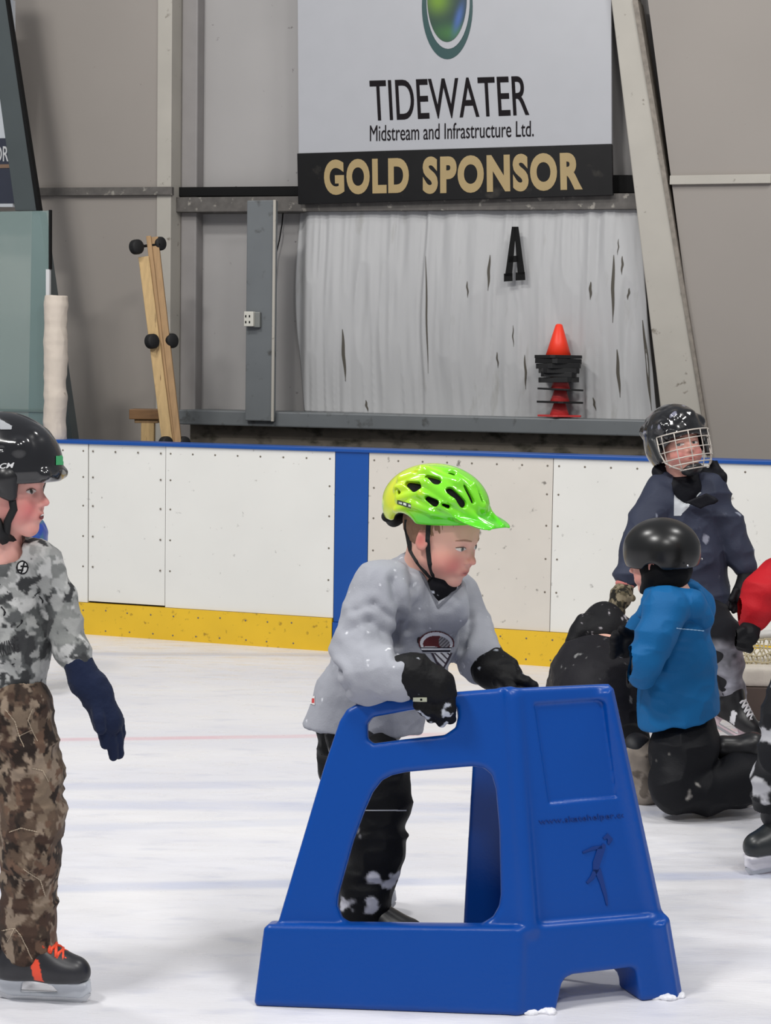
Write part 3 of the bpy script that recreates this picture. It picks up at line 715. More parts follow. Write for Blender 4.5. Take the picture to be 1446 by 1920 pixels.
class Head:
    """local frame: x = the person's right, y = forward, z = up; unit = chin to crown"""
    def __init__(s, O, h, psi, phi=0., rho=0.):
        p, q, r = map(math.radians, (psi, phi, rho)); z = np.array([0, 0, 1.])
        f0 = np.array([math.sin(p), -math.cos(p), 0]); s0 = np.cross(f0, z)
        f = math.cos(q) * f0 - math.sin(q) * z; u = math.sin(q) * f0 + math.cos(q) * z
        s.M = np.stack([s0 * math.cos(r) + u * math.sin(r), f, -s0 * math.sin(r) + u * math.cos(r)], 1); s.O = np.array(O, float); s.h = h
    def T(s, x, y, z): return s.O + s.M @ (np.array([x, y, z]) * s.h)
    def loc(s, V): return ((V - s.O) @ s.M) / s.h
    def e(s, F, c, r, k=.03, cut=False, tilt=None):
        M = s.M if tilt is None else s.M @ tilt
        F.ell(s.T(*c), np.array(r) * s.h, M, k * s.h, cut)
    def c(s, F, a, b, ra, rb, k=.03, cut=False): F.cone(s.T(*a), s.T(*b), ra * s.h, rb * s.h, k * s.h, cut)
    def build(s, F):
        s.e(F, (0, -.05, .61), (.345, .42, .39), .02)
        s.e(F, (0, .10, .40), (.285, .28, .36), .10)
        s.c(F, (.20, .0, .24), (.04, .24, .07), .09, .075, .08); s.c(F, (-.20, .0, .24), (-.04, .24, .07), .09, .075, .08)
        s.e(F, (0, .245, .075), (.085, .075, .07), .06)
        for sg in (1, -1):
            s.e(F, (sg * .155, .20, .275), (.13, .125, .13), .08)          # cheeks
            s.c(F, (sg * .20, .26, .535), (sg * .06, .345, .535), .030, .034, .05)   # brow
            s.e(F, (sg * .145, .375, .455), (.075, .06, .042), .055, True)   # socket
            s.e(F, (sg * .14, .285, .445), (.068, .06, .052), .02)           # lid
            s.e(F, (sg * .345, -.02, .43), (.032, .075, .105), .03)          # ear
            s.e(F, (sg * .375, -.005, .44), (.018, .04, .06), .02, True)
            s.c(F, (sg * .345, -.06, .50), (sg * .345, -.07, .40), .022, .018, .02)
            s.e(F, (sg * .042, .375, .305), (.030, .035, .024), .02)          # nostril wing
        s.c(F, (0, .335, .47), (0, .418, .345), .026, .036, .035)
        s.e(F, (0, .424, .326), (.042, .042, .034), .02)
        s.e(F, (0, .325, .20), (.11, .055, .07), .06)                          # muzzle
        s.e(F, (0, .368, .205), (.072, .025, .018), .02); s.e(F, (0, .358, .168), (.060, .026, .020), .02)
        s.e(F, (0, .395, .187), (.075, .03, .005), .008, True)
    def colour(s, V, under=(30, 31, 36), skin=(228, 178, 160), blush=(214, 110, 106), bl=.75, lip=(186, 96, 92)):
        q = s.loc(V); c = np.tile(np.array(lin(skin)), (len(V), 1)); B = np.array(lin(blush)); L_ = np.array(lin(lip))
        w = np.zeros(len(V))
        for sg in (1, -1):
            w = np.maximum(w, np.exp(-(((q[:, 0] - sg * .17) / .13) ** 2 + ((q[:, 2] - .27) / .13) ** 2 + ((q[:, 1] - .22) / .22) ** 2)))
            w = np.maximum(w, .8 * np.exp(-(((q[:, 0] - sg * .36) / .06) ** 2 + ((q[:, 2] - .44) / .12) ** 2 + ((q[:, 1] + .03) / .1) ** 2)))
        w = np.maximum(w, .55 * np.exp(-((q[:, 0] / .06) ** 2 + ((q[:, 2] - .33) / .06) ** 2 + ((q[:, 1] - .42) / .08) ** 2)))
        w = np.maximum(w, .45 * np.exp(-((q[:, 0] / .1) ** 2 + ((q[:, 2] - .06) / .06) ** 2 + ((q[:, 1] - .26) / .12) ** 2)))
        w = (w * bl)[:, None]; c = c * (1 - w) + B * w
        m = (np.exp(-(((q[:, 0]) / .075) ** 4 + ((q[:, 2] - .187) / .034) ** 4)) * (q[:, 1] > .25))[:, None] * .85
        c = c * (1 - m) + L_ * m
        wu_ = sm(-q[:, 2], .34, .37)[:, None]; c = c * (1 - wu_) + np.array(lin(under)) * wu_
        return c * (1 + .03 * vn(V, 60, 3))[:, None]
    def patch(s, bvh, x0, x1, z0, z1, fn, nx=28, nz=16, off=.0006):
        """thin skin-hugging patch in face coordinates; fn(u,v in -1..1) -> rgb or None"""
        idx = {}; V = []; C = []
        d = Vector(-s.M[:, 1])
        for j in range(nz + 1):
            for i in range(nx + 1):
                u = -1 + 2 * i / nx; v = -1 + 2 * j / nz; c = fn(u, v)
                if c is None: continue
                o = s.T((x0 + x1) / 2 + (x1 - x0) / 2 * u, .8, (z0 + z1) / 2 + (z1 - z0) / 2 * v)
                hit, n, _, _ = bvh.ray_cast(Vector(o), d)
                if hit is None: continue
                idx[(i, j)] = len(V); V.append(np.array(hit) + s.M[:, 1] * off); C.append(lin(c))
        F = [(idx[(i, j)], idx[(i + 1, j)], idx[(i + 1, j + 1)], idx[(i, j + 1)]) for j in range(nz) for i in range(nx) if all(k in idx for k in ((i, j), (i + 1, j), (i + 1, j + 1), (i, j + 1)))]
        if np.linalg.det(s.M) < 0 or True: F = [f[::-1] for f in F]
        return (np.array(V), F, True, np.array(C)) if F else None
    def face(s, root_body, mesh, look=0., open_=1., brow=(120, 80, 60), iris=(80, 95, 95), mouth_open=0):
        bvh = BVHTree.FromPolygons([tuple(v) for v in mesh[0]], [tuple(q) for q in mesh[1]])
        for sg in (1, -1):
            def eye(u, v, sg=sg):
                up = .75 * open_ * (1 - u * u) ** .7 + .08; lo_ = -.55 * (1 - u * u) ** .8
                if abs(u) > .97 and abs(v) > .15: return None
                if v > up + .38 or v < lo_ - .12: return None
                if v > up: return (92, 60, 52) if v < up + .28 else (190, 130, 118)
                if v < lo_: return (196, 132, 122)
                du = (u - look) * 1.0; dv = (v - .12) * .62
                r = math.hypot(du, dv)
                if r < .17: return (16, 14, 14)
                if r < .40: return iris
                return (226, 214, 208)
            m = s.patch(bvh, sg * .14 - .072, sg * .14 + .072, .445 - .036, .445 + .040, eye)
            if m: obj('eye', m, EYEM, root_body)
            def br(u, v):
                t = v - (.35 - .7 * (u * sg) ** 2 * .6 - .25 * u * sg)
                if abs(t) > .45 * (1 - .35 * abs(u)): return None
                return brow
            m = s.patch(bvh, sg * .145 - .085, sg * .145 + .085, .515, .565, br, off=.0008)
            if m: obj('eyebrow', m, EYEM, root_body)
        def mouth(u, v):
            if mouth_open:
                if (u ** 2 + (v / (1 - .2 * u * u)) ** 2) > 1: return None
                if v > .25 and abs(u) < .75: return (232, 226, 222)
                return (110, 36, 44)
            if abs(v - .25 * u * u) > .45 * (1 - u * u) + .02: return None
            return (118, 52, 50)
        hh = .030 if mouth_open else .006
        m = s.patch(bvh, -.062, .062, .187 - hh, .187 + hh, mouth, off=.0012)
        if m: obj('mouth', m, EYEM, root_body)

def cast_patch(bvh, x0, y0, x1, y1, fn, step=1.0, off=.0015):
    """print on a surface: pixel grid cast from the camera side on to the cloth; fn(px,py)-> rgb or None"""
    nx = int((x1 - x0) / step); ny = int((y1 - y0) / step); idx = {}; V = []; C = []
    for j in range(ny + 1):
        for i in range(nx + 1):
            x = x0 + i * step; y = y0 + j * step; c = fn(x, y)
            if c is None: continue
            d = ray(x, y); d = d / np.linalg.norm(d); hit, n, _, _ = bvh.ray_cast(Vector(C0), Vector(d))
            if hit is None: continue
            nn = np.array(n); nn = nn if nn @ d < 0 else -nn
            idx[(i, j)] = len(V); V.append(np.array(hit) + nn * off); C.append(lin(c))
    F = []
    for (i, j) in idx:
        ks = ((i, j), (i + 1, j), (i + 1, j + 1), (i, j + 1))
        if all(k in idx for k in ks):
            P = [V[idx[k]] for k in ks]
            if max(np.linalg.norm(P[a] - P[(a + 1) % 4]) for a in range(4)) < .03: F.append(tuple(idx[k] for k in ks)[::-1])
    return (np.array(V), F, True, np.array(C))
def cast_text(bvh, txt, q, off=.0015, **kw):
    V, F = text_mesh(txt, **kw); lo = V.min(0); hi = V.max(0); T = (V - lo) / (hi - lo); q = np.array(q, float); out = []
    for a, b in T:
        p = (1 - b) * ((1 - a) * q[0] + a * q[1]) + b * ((1 - a) * q[3] + a * q[2]); d = ray(*p); d = d / np.linalg.norm(d)
        hit, n, _, _ = bvh.ray_cast(Vector(C0), Vector(d))
        if hit is None: hit = Vector(C0 + d * 4.1)
        out.append(np.array(hit) - d * off)
    return (np.array(out), F, False)
def bvh_of(mesh): return BVHTree.FromPolygons([tuple(v) for v in mesh[0]], [tuple(q) for q in mesh[1]])
def flat(rgb):
    c = np.array(lin(rgb)); return lambda V: np.tile(c, (len(V), 1))
def snowy(rgb, snow=(215, 215, 220), amt=.62, f=14, seed=5, zmax=None, zfade=.3, var=.06):
    """cloth colour with snow stuck on; more of it below zmax"""
    a = np.array(lin(rgb)); b = np.array(lin(snow))
    def fn(V):
        n = fbm(V, f, seed, 4); t = amt
        if zmax is not None: t = amt - .5 * sm(zmax - V[:, 2], 0, zfade) + .25
        w = sm(n, t, t + .25)[:, None]
        return (a * (1 + var * vn(V, 9, seed + 1))[:, None]) * (1 - w) + b * w
    return fn
def camo(cols, f=16, seed=11, edge=.06, st=(1, 1, 1)):
    cs = [np.array(lin(c)) for c in cols]
    def fn(V):
        out = np.tile(cs[0], (len(V), 1))
        for i, c in enumerate(cs[1:]):
            n = fbm(V * np.array(st), f * (1 + .25 * i), seed + 7 * i, 4); w = sm(n, .12 + .05 * i, .12 + .05 * i + edge)[:, None]; out = out * (1 - w) + c * w
        return out * (1 + .08 * vn(V, 90, seed + 3))[:, None]
    return fn
def glove(F, wrist, knuckle, tips, rw, rk, rf, thumb=None, k=.006, bend=None):
    """wrist, knuckle centre; tips = list of (root, mid, tip)"""
    F.cone(wrist, knuckle, rw, rk, k)
    for root, mid, tip in tips:
        F.cone(knuckle * .45 + np.array(root) * .55, root, rk * .62, rf * 1.08, .010); F.cone(root, mid, rf * 1.08, rf, k); F.cone(mid, tip, rf, rf * .82, k)
    if thumb is not None:
        F.cone(thumb[0], thumb[1], rf * 1.35, rf * 1.1, .012); F.cone(thumb[1], thumb[2], rf * 1.1, rf * .9, k)

def skate(parent, O, fwd, L, boot=(24, 24, 26), accent=None, holder=(205, 208, 212), up=(0, 0, 1), laces=(235, 90, 40), h=.0035, clear=False):
    """O = middle of the blade on the ice; fwd = heading; L = boot length"""
    fwd = unit(fwd); up = np.array(up, float); up = unit(up - fwd * (up @ fwd)); sd = np.cross(fwd, up); O = np.array(O, float)
    P = lambda a, b, c: O + (fwd * a + sd * b + up * c) * L
    R = np.stack([fwd, sd, up], 1)
    root = bpy.data.objects.new('skate', None); scene.collection.objects.link(root); root.parent = parent; root.location = tuple(O - wbase(parent))
    pts = [P(a, b, c) for a in (-.65, .62) for b in (-.25, .25) for c in (-.02, .95)]
    f = Field(np.min(pts, 0), np.max(pts, 0), h)
    f.cone(P(-.36, 0, .33), P(.10, .0, .31), .125 * L, .15 * L, .03); f.cone(P(.10, 0, .31), P(.34, 0, .31), .15 * L, .145 * L, .03)
    f.cone(P(-.30, 0, .36), P(-.24, 0, .74), .14 * L, .155 * L, .05); f.cone(P(.22, 0, .33), P(-.10, 0, .58), .13 * L, .12 * L, .04)
    f.halfspace(P(0, 0, .225), -up, .01)
    V, Q = f.nets(); V = relax(V, Q, 2)
    a_ = np.array(lin(boot)); V0 = V
    q = ((V - O) @ R) / L
    c = np.tile(a_, (len(V), 1)) * (1 + .25 * vn(V, 40, 3))[:, None]
    if accent is not None:
        ac = np.array(lin(accent)); m = ((np.abs(q[:, 0] + .04 + .25 * (q[:, 2] - .4)) < .05) & (q[:, 2] > .26) & (q[:, 2] < .48)); c[m] = ac
    b = obj('boot', (V, Q, True, c), SEMI, root)
    M = mat('blade_holder_%d_%d_%d' % holder, holder, .35)
    f = Field(np.min([P(a, b_, c_) for a in (-.6, .6) for b_ in (-.2, .2) for c_ in (-.02, .3)], 0), np.max([P(a, b_, c_) for a in (-.6, .6) for b_ in (-.2, .2) for c_ in (-.02, .3)], 0), h)
    f.slab(O, fwd, up, [(-.50 * L, .09 * L), (-.46 * L, .235 * L), (.48 * L, .225 * L), (.50 * L, .12 * L), (.40 * L, .045 * L), (-.36 * L, .04 * L)], -.028 * L, .028 * L, rd=.004, k=0)
    f.slab(O, fwd, up, [(-.24 * L, .085 * L), (-.22 * L, .21 * L), (.05 * L, .205 * L), (.15 * L, .10 * L)], -.2 * L, .2 * L, k=.005, cut=True)
    f.box(P(-.33, 0, .225), np.array([.15, .09, .02]) * L, R, .006, .01); f.box(P(.26, 0, .215), np.array([.21, .11, .02]) * L, R, .006, .01)
    V, Q = f.nets(); V = relax(V, Q, 1); obj('blade_holder', (V, Q, True), M, root)
    mb = MB(); poly = [(-.49, .06), (-.44, .02), (-.36, .0), (.38, .0), (.45, .025), (.49, .08), (.49, .10), (-.49, .10)]
    n = len(poly); VV = [P(a, .010, c) for a, c in poly] + [P(a, -.010, c) for a, c in poly]
    mb.add(VV, [tuple(range(n)), tuple(range(2 * n - 1, n - 1, -1))] + [(i, n + i, n + (i + 1) % n, (i + 1) % n) for i in range(n)])
    obj('blade', mb.get(), M_blade, root)
    if laces:
        bvh = bvh_of((V0, Q)) if False else None
        mb = MB(); Lm = mat('lace_%d_%d_%d' % laces, laces, .6)
        for k_ in range(5):
            a = .30 - .07 * k_; c_ = .405 + .050 * k_
            for s1 in (1, -1):
                mb.tube([P(a, .12 * s1, c_ - .005), P(a - .01, .085 * s1, c_ + .04), P(a - .035, 0, c_ + .085), P(a - .055, -.085 * s1, c_ + .075), P(a - .065, -.12 * s1, c_ + .03)], .019 * L, 6)
        obj('laces', mb.get(True), Lm, b)
    return root
# ------------------------------------------------------------------ the boy in the green helmet pushing the aid
def boy():
    f_ = Fig(4.5); J = f_.J; s = f_.s
    SP, wi = SK[0], SK[3]
    def SW(x, y, w):  # point seen at pixel on the near wing, w in front of its face
        a, b = pix3(SP, x, y, wi + w); return SP[0] + SP[1] * a + SP[2] * b + SP[3] * (wi + w)
    base = G(690, 1770); root = thing('person', 'boy in grey hockey jersey and green bike helmet leaning forward, pushing the blue skating aid', 'person', (base[0], base[1], 0))
    H = Head(J(810, 1084, -.02), 178 * s, 56, 15, 0)
    # body: head, neck, trunk, arms, legs in one skin
    hipN, hipF = J(672, 1375, .03), J(645, 1375, .22)
    shN, shF = J(705, 1108, -.10), J(862, 1118, .17)
    elN, wrN = J(668, 1228, -.16), SW(752, 1285, .045)
    elF, wrF = J(905, 1200, .10), J(945, 1262, -.02)
    F = Field(np.min([J(540, 1800, 0), J(1010, 860, 0)], 0) - [0, .4, .0], np.max([J(540, 1800, 0), J(1010, 860, 0)], 0) + [0, .55, .02], .0035)
    H.build(F)
    F.cone(H.T(0, -.10, .25), J(788, 1110, .03), 44 * s, 46 * s, .02)
    F.chain([J(788, 1110, .03), J(770, 1180, .06), J(700, 1340, .12)], [50 * s, 72 * s, 70 * s], .03)
    for a, b, c in ((shN, elN, wrN), (shF, elF, wrF)): F.chain([J(788, 1110, .03), a, b, c], [40 * s, 32 * s, 25 * s, 20 * s], .02)
    kN, aN = J(714, 1490, -.03), J(684, 1715, -.04)
    kF, aF = J(655, 1520, .26), J(636, 1715, .42)
    for a, b, c in ((hipN, kN, aN), (hipF, kF, aF)): F.chain([a, b, c], [46 * s, 34 * s, 24 * s], .03)
    m = finish(F, None, lambda V: H.colour(V, bl=.95), 1)
    body = obj('body', m, SKIN, root)
    H.face(body, m, look=-.25, open_=.55, brow=(168, 120, 98))
    # hair
    F = Field(H.T(0, 0, .6) - .17, H.T(0, 0, .6) + .17, .003)
    H.e(F, (0, -.055, .60), (.349, .424, .392), .0)
    H.e(F, (0, .35, .30), (.40, .36, .40), .05, True); H.e(F, (0, -.1, .0), (.5, .5, .25), .04, True)
    H.e(F, (.37, .03, .33), (.09, .12, .17), .03, True); H.e(F, (-.37, .03, .33), (.09, .12, .17), .03, True)
    obj('hair', finish(F, lambda V, N: .0015 * vn(V, (300, 300, 80), 2), flat((150, 116, 94))), CLOTH, root)
    # neck warmer
    F = Field(J(790, 1140, -.2), J(880, 1060, .15), .003)
    F.cone(J(828, 1096, -.045), J(846, 1096, -.03), 27 * s, 19 * s, .02); F.cone(J(840, 1104, -.04), J(826, 1122, -.05), 18 * s, 14 * s, .02)
    obj('neck_warmer', finish(F, lambda V, N: .003 * folds(V, (20, 20, 90), 3), snowy((14, 14, 20), (200, 205, 215), .75, 60)), CLOTH, root)
    # jersey
    F = Field(np.min([J(540, 1410, 0), J(960, 1000, 0)], 0) - [0, .33, 0], np.max([J(540, 1410, 0), J(960, 1000, 0)], 0) + [0, .42, 0], .004)
    vy = np.array([0, 1., 0])
    F.cone(J(796, 1115, .04), J(752, 1215, .06), 66 * s, 92 * s, .04, ax=vy, sq=.85)
    F.cone(J(752, 1215, .06), J(690, 1330, .10), 92 * s, 98 * s, .04, ax=vy, sq=.8)
    F.cone(J(690, 1330, .10), J(672, 1400, .10), 102 * s, 122 * s, .04, ax=vy, sq=.8)
    F.cone(J(720, 1105, -.10), J(856, 1120, .17), 50 * s, 40 * s, .05)
    F.cone(J(792, 1062, .03), J(770, 1130, .04), 40 * s, 80 * s, .05)
    F.cone(J(812, 1072, .0), J(832, 1130, -.01), 34 * s, 50 * s, .03)
    # near sleeve: wide, resting over the handle
    F.cone(J(704, 1115, -.10), J(676, 1222, -.15), 52 * s, 46 * s, .03)
    F.cone(J(676, 1222, -.15), J(690, 1262, -.20), 46 * s, 46 * s, .03)
    F.cone(J(690, 1262, -.21), SW(748, 1272, .035), 48 * s, 40 * s, .03)
    F.cone(J(684, 1262, -.18), J(690, 1298, -.20), 34 * s, 24 * s, .03)
    # far sleeve
    F.chain([J(856, 1120, .17), J(884, 1180, .13), J(905, 1232, .05)], [40 * s, 34 * s, 37 * s], .04)
    F.cone(J(880, 1235, .08), J(893, 1262, .05), 24 * s, 22 * s, .03)
    # hem, cuffs, neck opening
    F.halfspace(J(680, 1381, 0), (-.05, 0, -1), .008)
    cp = SW(742, 1275, .03); F.put(lambda X, Y, Z: -((X - cp[0]) * .97 + (Z - cp[2]) * -.15), cp - [.0, .3, .12], cp + [.20, .12, .14], .004, True) if False else None
    o4 = D(723, 700, 4.42); ex = np.array([1., 0, 0]); ez = np.array([0, 0, 1.])
    def q4(pts, Y=4.42):
        r = []
        for x, y in pts:
            p = D(x, y, Y); r.append((p[0] - o4[0], p[2] - o4[2]))
        return r
    F.slab(o4, ex, ez, ccw(q4([(760, 995), (770, 1036), (792, 1078), (806, 1106), (822, 1134), (838, 1118), (856, 1098), (868, 1074), (872, 990)])), -.10, .16, k=.006, cut=True)
    F.cone(J(800, 1030, .06), J(812, 1085, .02), 42 * s, 30 * s, .01, True)
    # sleeve mouth cut
    F.slab(SW(742, 1275, 0), ex, ez, [(0.0, -.09), (.12, -.09), (.12, .10), (-.012, .10)], -.2, .2, k=.004, cut=True) if False else None
    crs = [([J(735, 1090, -.15), J(748, 1150, -.13), J(744, 1215, -.12)], .010), ([J(668, 1150, -.22), J(700, 1140, -.24), J(742, 1170, -.2)], .004), ([J(650, 1190, -.24), J(690, 1172, -.26), J(735, 1200, -.22)], .0045),
           ([J(618, 1215, .0), J(640, 1235, -.02), J(652, 1268, -.03)], .008), ([J(765, 1040, -.02), J(772, 1100, -.09), J(765, 1180, -.1)], .006), ([J(876, 1100, .1), J(880, 1160, .08), J(868, 1210, .06)], .006),
           ([J(850, 1260, .0), J(870, 1220, .02), J(882, 1180, .06)], .006)]
    def disp(V, N):
        d = .0045 * folds(V, (7, 7, 12), 21) * 1.0 + .003 * folds(V + .3, (16, 16, 10), 31) + .0012 * vn(V, 60, 4)
        for pts, a in crs:
            for i in range(2):
                p, q_ = pts[i], pts[i + 1]; ba = q_ - p; t = np.clip(((V - p)[:, [0, 2]] @ ba[[0, 2]]) / (ba[[0, 2]] @ ba[[0, 2]]), 0, 1)
                r = np.linalg.norm((V - p - t[:, None] * ba)[:, [0, 2]], axis=1); front = N[:, 1] < .3
                d -= np.where(front, a * np.exp(-(r / .009) ** 2) - a * .5 * np.exp(-((r - .022) / .012) ** 2), 0)
        return d
    jc = snowy((160, 162, 170), (225, 226, 232), .92, 60, 9, var=.02)
    m = finish(F, disp, jc, 1); bv = bvh_of(m)
    def ell_(x, y, cx, cy, rx, ry, a=0):
        c, s_ = math.cos(a), math.sin(a); dx, dy = x - cx, y - cy; return ((dx * c + dy * s_) / rx) ** 2 + ((-dx * s_ + dy * c) / ry) ** 2
    def crest(x, y):
        if ell_(x, y, 818, 1206, 34, 24, .05) < 1 and y < 1214:
            if ell_(x, y, 818, 1206, 34, 24, .05) > .80: return (88, 38, 44)
            if ell_(x, y, 818, 1208, 30, 20, .05) > .70: return (222, 222, 226)
            if ell_(x, y, 833, 1203, 11, 13) < 1: return (150, 146, 150) if (x + y) % 7 > 2 else (90, 88, 92)
            if ell_(x, y, 806, 1217, 18, 6) < 1: return (198, 196, 200)
            return (96, 42, 46)
        if 1212 <= y < 1224 and 786 + (y - 1212) * .6 < x < 848 - (y - 1212) * .4: return (28, 26, 38) if (y - 1212) % 7 < 3.5 else (214, 214, 220)
        if 1224 <= y < 1256 and abs(x - 828) < 21 - (y - 1224) * .52: return (208, 208, 212) if abs(x - 828) < 16 - (y - 1224) * .5 and int((x - y) / 4) % 3 else (54, 46, 56)
        if ell_(x, y, 786, 1200, 5, 7) < 1: return (40, 34, 36)
        return None
    def tag(x, y): return (196, 60, 60) if abs(x - 588) < 3 and abs(y - 1314) < 5 else ((224, 222, 220) if abs(x - 580) < 12 and abs(y - 1310 - (x - 580) * .35) < 9 else None)
    def collar(x, y):
        for (x0, y0), (x1, y1) in (((772, 1040), (822, 1138)), ((822, 1138), (862, 1100))):
            t = max(0, min(1, ((x - x0) * (x1 - x0) + (y - y0) * (y1 - y0)) / ((x1 - x0) ** 2 + (y1 - y0) ** 2)))
            if math.hypot(x - x0 - t * (x1 - x0), y - y0 - t * (y1 - y0)) < 3.2: return (112, 114, 122)
        return None
    m = merge(merge(m, cast_patch(bv, 566, 1296, 596, 1326, tag, 1.0)), cast_patch(bv, 762, 1030, 870, 1146, collar, 1.0)); jer = obj('jersey', m, CLOTH, root)
    obj('crest', cast_patch(bv, 780, 1180, 856, 1258, crest, 1.0), CLOTH, jer)
    # trousers
    F = Field(np.min([J(570, 1800, 0), J(800, 1330, 0)], 0) - [0, .15, 0.05], np.max([J(570, 1800, 0), J(800, 1330, 0)], 0) + [0, .6, 0], .0045)
    F.chain([J(672, 1385, .06), J(706, 1440, .0), J(714, 1500, -.03), J(706, 1590, -.04), J(686, 1665, -.04), J(678, 1720, -.04), J(682, 1748, -.04)], [60 * s, 56 * s, 53 * s, 52 * s, 45 * s, 40 * s, 44 * s], .03)
    F.chain([J(640, 1390, .16), J(648, 1440, .2), J(650, 1530, .28), J(640, 1640, .36), J(640, 1715, .42)], [48 * s, 46 * s, 44 * s, 38 * s, 38 * s], .03)
    m = finish(F, lambda V, N: .006 * folds(V, (8, 8, 22), 41) + .003 * folds(V, (20, 20, 30), 43), snowy((11, 12, 15), (200, 200, 208), .6, 16, 6, zmax=.42, zfade=.4))
    bt = bvh_of(m)
    def pip(x, y): return (170, 172, 176) if abs(y - 1519 - .00002 * (x - 718) ** 2) < 1.6 else None
    m = merge(m, cast_patch(bt, 640, 1514, 762, 1524, pip, .8)); obj('trousers', m, NYLON, root)
    # skates behind the base of the aid
    g = G(700, 1775); skate(root, (aN[0] + .03, aN[1], 0), (1, -.25, 0), .26, laces=None)
    skate(root, (aF[0] + .03, aF[1], 0), (1, -.1, 0), .26, laces=None)
    # near glove on the handle
    X0, X1 = SW(720, 1360, 0), SW(870, 1210, 0)
    F = Field(np.min([X0, X1], 0) - [.03, .14, .02], np.max([X0, X1], 0) + [.03, .10, .03], .0028)
    F.cone(SW(745, 1272, .03), SW(775, 1268, .045), 36 * s, 36 * s, .01)
    F.cone(SW(775, 1262, .035), SW(818, 1286, .04), 37 * s, 33 * s, .02)
    for i, (rx, ry, mx, my, tx, ty) in enumerate(((790, 1300, 789, 1322, 794, 1334), (806, 1302, 805, 1330, 808, 1346), (824, 1302, 824, 1334, 827, 1352), (841, 1300, 842, 1330, 845, 1348))):
        F.cone(SW(812, 1286, .045), SW(rx, ry, .040), 20 * s, 12.5 * s, .015)
        F.cone(SW(rx, ry, .040), SW(mx, my, .030), 12.5 * s, 11.5 * s, .005); F.cone(SW(mx, my, .030), SW(tx, ty, .004), 11.5 * s, 10.5 * s, .004)
    F.cone(SW(800, 1280, -.02), SW(815, 1330, -.065), 14 * s, 12 * s, .015)
    m = finish(F, lambda V, N: .0028 * folds(V, (22, 22, 22), 51) + .001 * vn(V, 120, 2), snowy((9, 9, 12), (190, 195, 205), .66, 45, 8, zmax=.735, zfade=.05))
    gl = obj('glove', m, NYLON, root)
    obj('glove_label', cast_patch(bvh_of(m), 772, 1302, 804, 1320, lambda x, y: (196, 198, 172) if abs(x - 788) < 14 and abs(y - 1311) < 4.5 and not (abs(x - 790) < 2 and abs(y - 1311) < 2) else None, 1.0), CLOTH, gl)
    # far glove over the top of the front column
    F = Field(np.min([J(870, 1310, 0), J(1020, 1195, 0)], 0) - [0, .35, 0], np.max([J(870, 1310, 0), J(1020, 1195, 0)], 0) + [0, .25, 0], .003)
    F.chain([J(905, 1240, .05), J(925, 1256, .02), J(955, 1268, -.03)], [36 * s, 37 * s, 26 * s], .015)
    F.cone(J(918, 1228, .03), J(962, 1244, -.02), 15 * s, 9 * s, .01)
    for i, (x, y, dz) in enumerate(((990, 1284, -.03), (1000, 1288, -.06), (985, 1290, .0), (975, 1296, .02))):
        F.cone(J(955, 1268, -.03), J(x - 14, y - 8, dz), 18 * s, 11 * s, .008); F.cone(J(x - 14, y - 8, dz), J(x, y, dz), 11 * s, 10 * s, .004)
    F.cone(J(940, 1272, -.03), J(958, 1292, -.09), 14 * s, 11 * s, .01)
    obj('glove', finish(F, lambda V, N: .0028 * folds(V, (22, 22, 22), 61), snowy((9, 9, 12), (150, 155, 165), .8, 45, 8)), NYLON, root)
    # helmet
    K = Head(J(822, 948, -.034), 1.0, 56, 2, 0)
    lo = K.O - [.2, .2, .16]; hi = K.O + [.2, .2, .16]
    F = Field(lo, hi, .0022)
    RX, RY, RZ = .112, .142, .104
    K.e(F, (0, -.008, 0), (RX, RY, RZ), 0)
    def surf(x, y, add=0.):
        """point on the helmet ellipsoid seen at a pixel"""
        d = ray(x, y); c = K.O + K.M @ np.array([0, -.008, 0]); a = (K.M.T @ d) / [RX, RY, RZ]; b = (K.M.T @ (C0 - c)) / [RX, RY, RZ]
        A, B, C = a @ a, 2 * a @ b, b @ b - 1; q = B * B - 4 * A * C; t = (-B - math.sqrt(max(q, 0))) / (2 * A); p = C0 + d * t; return p + unit(p - c) * add
    # ribs from back to front
    for pts, r in (([(752, 898), (800, 882), (860, 905), (905, 950)], 11), ([(745, 915), (800, 905), (850, 940), (885, 968)], 11), ([(748, 935), (790, 925), (825, 948), (860, 968)], 10), ([(790, 876), (850, 884), (888, 910), (906, 945)], 8), ([(742, 958), (770, 945), (812, 962), (870, 972)], 9)):
        P = [surf(x, y, -.004) for x, y in pts]; F.chain(P, [r * s * .95] * 4, .005)
    def gr(p0, p1, w0, w1):
        w0 *= 1.35; w1 *= 1.35; F.cone(surf(*p0, .004), surf(*p1, .004), w0 * s, w1 * s, .003, True); F.cone(surf(*p0, -.008), surf(*p1, -.008), w0 * s, w1 * s, .003, True)
    for v in (((762, 905), (780, 913), 4, 8), ((801, 893), (818, 901), 4, 7), ((845, 920), (868, 944), 6, 6.5), ((872, 912), (888, 940), 3.5, 4), ((894, 912), (904, 940), 2.6, 3.4), ((801, 934), (816, 943), 4, 5.5), ((830, 946), (841, 950), 3, 3.5), ((833, 884), (852, 889), 2.5, 3), ((746, 920), (748, 924), 3, 3.5), ((768, 886), (782, 887), 2, 2)): gr(*v)
    K.e(F, (0, -.005, -.02), (RX - .02, RY - .022, RZ - .0), 0, True)
    F.halfspace(K.T(0, 0, -.040), -K.M[:, 2], .006)
    K.e(F, (RX, -.045, -.046), (.06, .042, .030), .012, True); K.e(F, (-RX, -.045, -.046), (.06, .042, .030), .012, True)
    # visor
    tl = np.array([[1, 0, 0], [0, math.cos(.33), math.sin(.33)], [0, -math.sin(.33), math.cos(.33)]])
    K.e(F, (0, .120, -.022), (.088, .078, .0075), .008, False, tl)
